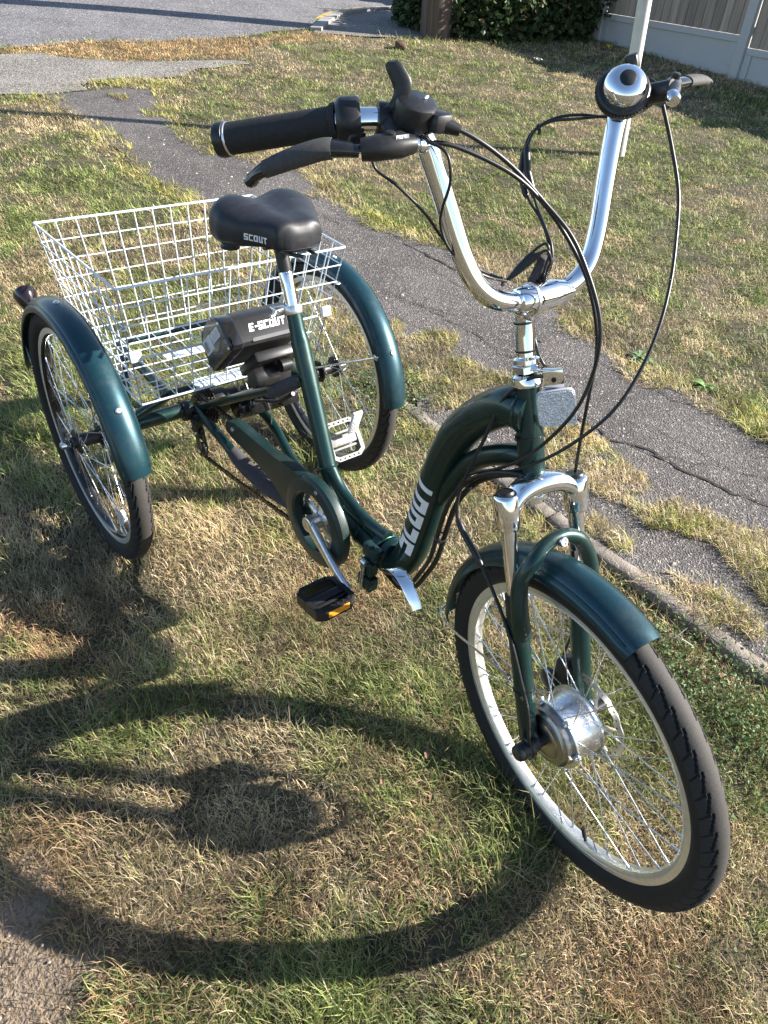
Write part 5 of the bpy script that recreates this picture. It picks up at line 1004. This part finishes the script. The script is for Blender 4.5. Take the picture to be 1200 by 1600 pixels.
def crank(s, ang, parent_label):
    d = np.array([math.cos(ang), 0, math.sin(ang)]); n = np.array([-d[2], 0, d[0]]); G = []; L_ = .162
    for t in np.linspace(-.02, 1.03, 22):
        w = .0165 - .0055 * min(1, max(0, t) * 1.6) + (.0015 if t > .93 else 0); y = s * ((.070 if s < 0 else .041) + .012 * min(1, max(0, t) * 1.3)); th = .0085 - .0015 * t
        if t < -.01 or t > 1.02: w *= .55
        row = []
        for a in np.linspace(0, 2 * math.pi, 16, endpoint=False): ca, sa_ = math.cos(a), math.sin(a); row.append(BB + d * L_ * t + n * w * math.copysign(abs(ca) ** .7, ca) + np.array([0, y + th * math.copysign(abs(sa_) ** .7, sa_), 0]))
        G.append(row)
    m = MB().grid(G, cv=True); e2 = len(m.v); m.f.append(tuple(range(16))); m.f.append(tuple(range(e2 - 16, e2))); o_ = 0 if s < 0 else .029; m.lathe([(.0165, s * (.050 - o_)), (.0175, s * (.060 - o_)), (.0175, s * (.078 - o_)), (.0150, s * (.080 - o_)), (.0085, s * (.0795 - o_)), (0, s * (.0785 - o_))], (BB[0], 0, BB[2]), (0, 1, 0), 26); m.lathe([(0, s * (.092 - o_)), (.006, s * (.092 - o_)), (.0078, s * (.089 - o_)), (.0078, s * (.076 - o_))], BB + d * L_, (0, 1, 0), 16)
    return m.build('crank', M_ALLOY, TR, ang=50), BB + d * L_ + np.array([0, .118 if s > 0 else -.134, 0])
cr, pc = crank(-1, R(-19.5), ''); pR = pedal(cr, pc, (0, 1, 0), np.array([.985, 0, .16]), M_BLACK, 'black right pedal with amber reflectors')
cl_, pc = crank(1, R(159), ''); pL = pedal(cl_, pc, (0, 1, 0), np.array([.62, 0, -.78]), M_DULL, 'dusty grey left pedal standing on edge', refl=False)
uy = np.array([0, 1., 0]); m = MB(); m.box(pc + np.array([.028, .012, .060]), (.008, .026, .066), np.array(Matrix.Rotation(R(14), 3, 'Y')), .003); m.build('pedal_reflector', M_REFL, pL)
# cassette, differential disc, derailleur, chain
m = MB()
for k in range(7):
    r = .052 - .0038 * k; y = -.030 - .0058 * k; G = []; nt = 4 * int(r * 560)
    for i in range(nt):
        t = 2 * math.pi * i / nt; ro = r + .0022 * (1 if (i % 4) in (1, 2) else -1); G.append([(a * math.cos(t), b, .30 + a * math.sin(t)) for a, b in ((.012, y - .0009), (ro, y - .0009), (ro, y + .0009), (.012, y + .0009))])
    m.grid(G, cu=True, cv=True)
m.build('cassette', M_CHAIN, TR, ang=30)
m = MB(); m.lathe([(.018, -.105), (.026, -.104), (.026, -.088), (.020, -.086), (.020, -.076), (.014, -.074)], (0, 0, .30), (0, 1, 0), 26); m.lathe([(.014, -.028), (.030, -.026), (.034, -.010), (.034, .010), (.028, .022), (.022, .05), (.022, .085), (.030, .090), (.030, .10), (.018, .102)], (0, 0, .30), (0, 1, 0), 30); m.build('axle_carrier', M_BLACK, TR)
d2, h2_ = rotor(.052, .078, TR); d2.location = (0, 0, .30); h2_.build('disc_hole', M_BLACK, d2)['kind'] = 'stuff'
m = MB(); m.box((.025, -.078, .262), (.022, .022, .040), np.array(Matrix.Rotation(R(20), 3, 'Y')), .005); m.box((.040, -.090, .285), (.030, .012, .020), None, .004); m.lathe([(0, -.012), (.013, -.012), (.013, .012), (0, .012)], (.036, -.078, .290), (0, 1, 0), 18)
for y in (-.083, -.066): m.prism([(.018, .262), (.034, .258), (.052, .210), (.050, .186), (.036, .182), (.026, .200)], lambda u_, v_, t: np.array([u_, t, v_]), y - .001, y + .001)
for (x, z) in ((.028, .246), (.042, .198)):
    G = []
    for i in range(44): t = 2 * math.pi * i / 44; ro = .0195 + .0016 * (1 if (i % 4) in (1, 2) else -1); G.append([(x + a * math.cos(t), b, z + a * math.sin(t)) for a, b in ((.004, -.077), (ro, -.077), (ro, -.072), (.004, -.072))])
    m.grid(G, cu=True, cv=True)
der = m.build('derailleur', M_BLACK, TR, ang=35); 
for (x, z) in ((.028, .246), (.042, .198), (.036, .290)): MB().lathe([(0, .004), (.0045, .004), (.0055, .002), (.0055, 0)], (x, -.0845, z), (0, -1, 0), 12).build('pulley_bolt', M_STEEL, der)
def chain(path):
    P = spline(path, 20); s = np.r_[0, np.cumsum(np.linalg.norm(np.diff(P, axis=0), axis=1))]; n = int(s[-1] / .0127); m = MB()
    at_ = lambda d: np.array([np.interp(d, s, [p[k] for p in P]) for k in range(3)])
    for i in range(n):
        a, b = at_(i * .0127), at_((i + 1) * .0127); T = unit(b - a); N = unit(np.cross(T, [0, 1, 0])); Mx = np.array([T, np.array([0, 1, 0]), N]).T; c = (a + b) / 2
        w = .0036 if i % 2 else .0024
        for s_ in (-1, 1): m.box(c + np.array([0, s_ * w, 0]), (.0150, .0009, .0078), Mx)
        m.lathe([(0, -.0042), (.0022, -.0042), (.0022, .0042), (0, .0042)], a, (0, 1, 0), 8)
    return m
chain([(.050, -.0745, .182), (.16, -.064, .188), (.32, -.050, .202), (.44, -.040, .216), (.50, -.036, .226)]).build('chain', M_CHAIN, TR, smooth=False); chain([(.03, -.060, .345), (.20, -.050, .352), (.38, -.040, .362), (.51, -.036, .369)]).build('chain', M_CHAIN, TR, smooth=False)

# ---- front reflector and bracket
m = MB(); rc = np.array([.980, .004, .809]); un = unit(S((2, -.10, .55)) - S((1, 0, .65))); un = unit(np.array([.66, -.74, .05])); ur = unit(np.cross([0, 0, 1], un)); uu = np.cross(un, ur); ur, uu = ur * math.cos(R(19)) + uu * math.sin(R(19)), uu * math.cos(R(19)) - ur * math.sin(R(19))
out = [(.0245 * math.copysign(abs(math.cos(t)) ** .32, math.cos(t)), 0.0250 * math.copysign(abs(math.sin(t)) ** .32, math.sin(t))) for t in np.linspace(0, 2 * math.pi, 40, endpoint=False)]
fr3 = lambda a, b, t: rc + ur * a + uu * b + un * t
m.prism(out, fr3, .0, .0065); refl = m.build('front_reflector', M_REFL, TR, ang=40)
m = MB(); 
vs = [fr3(a * 1.05, b * 1.05, t) for t in (-.002, .0045) for a, b in out] + [fr3(a, b, t) for t in (-.002, .0045) for a, b in out]; k = 40; fs = []
for i in range(k): j = (i + 1) % k; fs += [(i, j, k + j, k + i), (2 * k + i, 3 * k + i, 3 * k + j, 2 * k + j), (k + i, k + j, 3 * k + j, 3 * k + i)]
m.add(vs, fs); m.prism(out, fr3, -.003, -.0015); m.build('reflector_frame', mat('pale_plastic', (.45, .45, .47), .35, 0, 0, 60, .06), refl, ang=40)
m = MB(); t0 = hp(.838); b0 = rc + uu * .022 - un * .004; b1 = rc + uu * .052 - un * .004
for (p, q, w) in ((b0, b1, .0125),): m.box((p + q) / 2, (.0022, .026, np.linalg.norm(q - p)), np.array([un, ur, uu]).T, .0008)
d = t0 - b1; m.box((b1 + t0) / 2 + uu * .001, (.0022, .024, np.linalg.norm(d) + .004), np.array([unit(np.cross(d, ur)), ur, unit(d)]).T, .0008); m.build('reflector_bracket', M_CHROME, refl)
MB().lathe([(0, .0014), (.0034, .0014), (.0036, -.001)], (b0 + b1) / 2 + un * .0012 + uu * .002, un, 14).build('bracket_hole', M_BLACK, refl)

# ---- cables
def cab(name, P, r, parent=TR, n=6, mt=M_CABLE): return MB().tube(spline(P, n), r, 10).build(name, mt, parent)
cab('shifter_cable', [(.846, -.160, 1.136), (.866, -.117, 1.120), (.889, -.073, 1.093), (.916, -.039, 1.060), (.948, -.015, 1.028), (.978, -.005, .991), (1.003, 0, .953), (1.015, 0, .925), (1.020, 0, .875), (1.017, -.008, .829), (.998, -.018, .777), (.970, -.023, .729), (.934, -.026, .689), (.881, -.030, .642), (.866, -.034, .60)], .0026)
cab('front_brake_cable', [(.850, -.170, 1.115), (.861, -.148, 1.114), (.881, -.108, 1.101), (.900, -.071, 1.083), (.915, -.037, 1.057), (.938, -.011, 1.024), (.963, .011, .983), (.984, .022, .940), (.996, .033, .891), (.997, .046, .822), (1.002, .055, .737), (1.010, .060, .677), (1.03, .074, .60), (1.06, .080, .50), (1.085, .075, .40), (1.09, .066, .355)], .0025)
cab('rear_brake_cable', [(.894, .178, 1.144), (.914, .190, 1.105), (.945, .192, 1.054), (.979, .166, 1.004), (1.004, .140, .967), (1.029, .104, .924), (1.044, .067, .877), (1.045, .035, .831), (1.021, .009, .776), (.990, -.010, .732), (.950, -.022, .692), (.912, -.027, .665), (.872, -.032, .615)], .0025)
cab('throttle_wire', [(.800, -.205, 1.105), (.802, -.196, 1.080), (.822, -.180, 1.066), (.843, -.151, 1.038), (.847, -.125, 1.010), (.854, -.100, .986), (.867, -.070, .968), (.885, -.040, .957)], .0017)
cab('brake_switch_wire', [(.850, -.175, 1.118), (.873, -.161, 1.110), (.881, -.157, 1.086), (.867, -.149, 1.051), (.860, -.142, 1.031), (.868, -.133, 1.007), (.875, -.109, .986), (.885, -.077, .968), (.896, -.050, .961)], .0017)
cab('brake_switch_wire', [(.869, .200, 1.155), (.869, .187, 1.138), (.857, .170, 1.127), (.840, .147, 1.121), (.820, .109, 1.121), (.805, .082, 1.114), (.797, .058, 1.098), (.802, .044, 1.076), (.812, .036, 1.057), (.838, .028, 1.034), (.870, .023, 1.017), (.893, .018, .997), (.904, .014, .977), (.904, .010, .950)], .0018)
w2 = cab('switch_wire', [(.836, .154, 1.121), (.830, .098, 1.119), (.814, .068, 1.114), (.805, .053, 1.102), (.812, .039, 1.083), (.825, .034, 1.060), (.854, .027, 1.031), (.879, .022, 1.012), (.899, .018, .995), (.908, .014, .977), (.906, .010, .950)], .0018)
MB().tube([(.801, .046, 1.082), (.803, .044, 1.076), (.812, .036, 1.055), (.832, .029, 1.037), (.836, .028, 1.034)], [.002, .0042, .0045, .0042, .002], 10).build('wire_connector', M_CABLE, w2)
MB().tube([(.808, .041, 1.090), (.811, .039, 1.083), (.822, .035, 1.062), (.842, .030, 1.042), (.846, .028, 1.037)], [.002, .0042, .0045, .0042, .002], 10).build('wire_connector', M_CABLE, w2)
w3 = cab('loop_wire', [(.884, -.036, .956), (.889, -.020, .974), (.898, -.008, .997), (.907, -.004, 1.004), (.913, -.002, .994), (.909, .002, .975), (.905, .008, .955)], .0018)
w4 = cab('loop_wire', [(.887, -.036, .957), (.895, -.016, .979), (.912, -.007, .998), (.917, -.002, .988), (.913, .003, .970), (.908, .008, .952)], .0018)
MB().tube([(.885, -.033, .959), (.888, -.024, .969), (.893, -.014, .984), (.896, -.010, .992)], [.0022, .0046, .0046, .0022], 10).build('wire_connector', M_CABLE, w3)
MB().tube([(.888, -.033, .960), (.892, -.022, .972), (.900, -.012, .986), (.905, -.009, .993)], [.0022, .0046, .0046, .0022], 10).build('wire_connector', M_CABLE, w4)
m = MB(); m.box((.898, .010, .966), (.012, .022, .040), np.array(Matrix.Rotation(.25, 3, 'Y')), .002); m.build('wire_block', M_SLEEVE, w2)
cab('stem_wire', [(.898, .012, .95), (.895, .014, .92), (.905, .014, .885), (.917, .012, .869), (.924, .015, .856), (.934, .020, .844), (.948, .018, .842), (.955, .012, .828), (.952, .004, .81)], .0024)
mc = cab('motor_cable', [(.952, .006, .842), (.940, -.010, .838), (.929, -.018, .824), (.912, -.024, .795), (.905, -.030, .752), (.900, -.038, .708), (.892, -.046, .654), (.890, -.052, .611), (.903, -.055, .576), (.934, -.058, .560), (.969, -.063, .543), (1.019, -.071, .514), (1.072, -.081, .474), (1.110, -.083, .42), (1.140, -.083, .37), (1.158, -.083, .318), (1.166, -.080, .296)], .0028)
MB().tube(spline([(.900, -.0545, .580), (.920, -.057, .566), (.952, -.061, .552), (.975, -.064, .540)], 4), [.003, .0050] + [.0054] * 9 + [.0050, .003], 12).build('wire_connector', M_CABLE, mc)
bd_ = [(.985, -.012, .700), (.955, -.026, .694), (.915, -.030, .667), (.884, -.033, .632), (.862, -.034, .585), (.853, -.034, .545), (.846, -.033, .490), (.834, -.028, .425), (.812, -.024, .366), (.790, -.022, .316), (.765, -.020, .285), (.735, -.014, .276), (.705, -.008, .272), (.66, 0, .276)]
c1 = cab('frame_cable', bd_, .0042); c2 = cab('frame_cable', [(p[0] + .006, p[1] + .012, p[2] - .004) for p in bd_], .0048)
for k in (3, 6): p = np.array(bd_[k]); m = MB(); m.lathe([(.0105, -.002), (.0118, 0), (.0105, .002)], p + np.array([.002, .006, -.002]), unit(np.array(bd_[k + 1]) - np.array(bd_[k - 1])), 16, closed=True); m.box(p + np.array([.012, -.004, 0]), (.006, .005, .004)); m.build('cable_tie', M_BLACK, c1)
for P_ in ((.800, .066, 1.105), (.8895, -.052, .9615)): m = MB(); m.lathe([(.0034, -.0014), (.0046, 0), (.0034, .0014)], P_, (.3, .8, .3), 12, closed=True); m.box(np.array(P_) + np.array([0, .003, -.006]), (.003, .003, .006)); m.build('cable_tie', M_BLACK, w2)
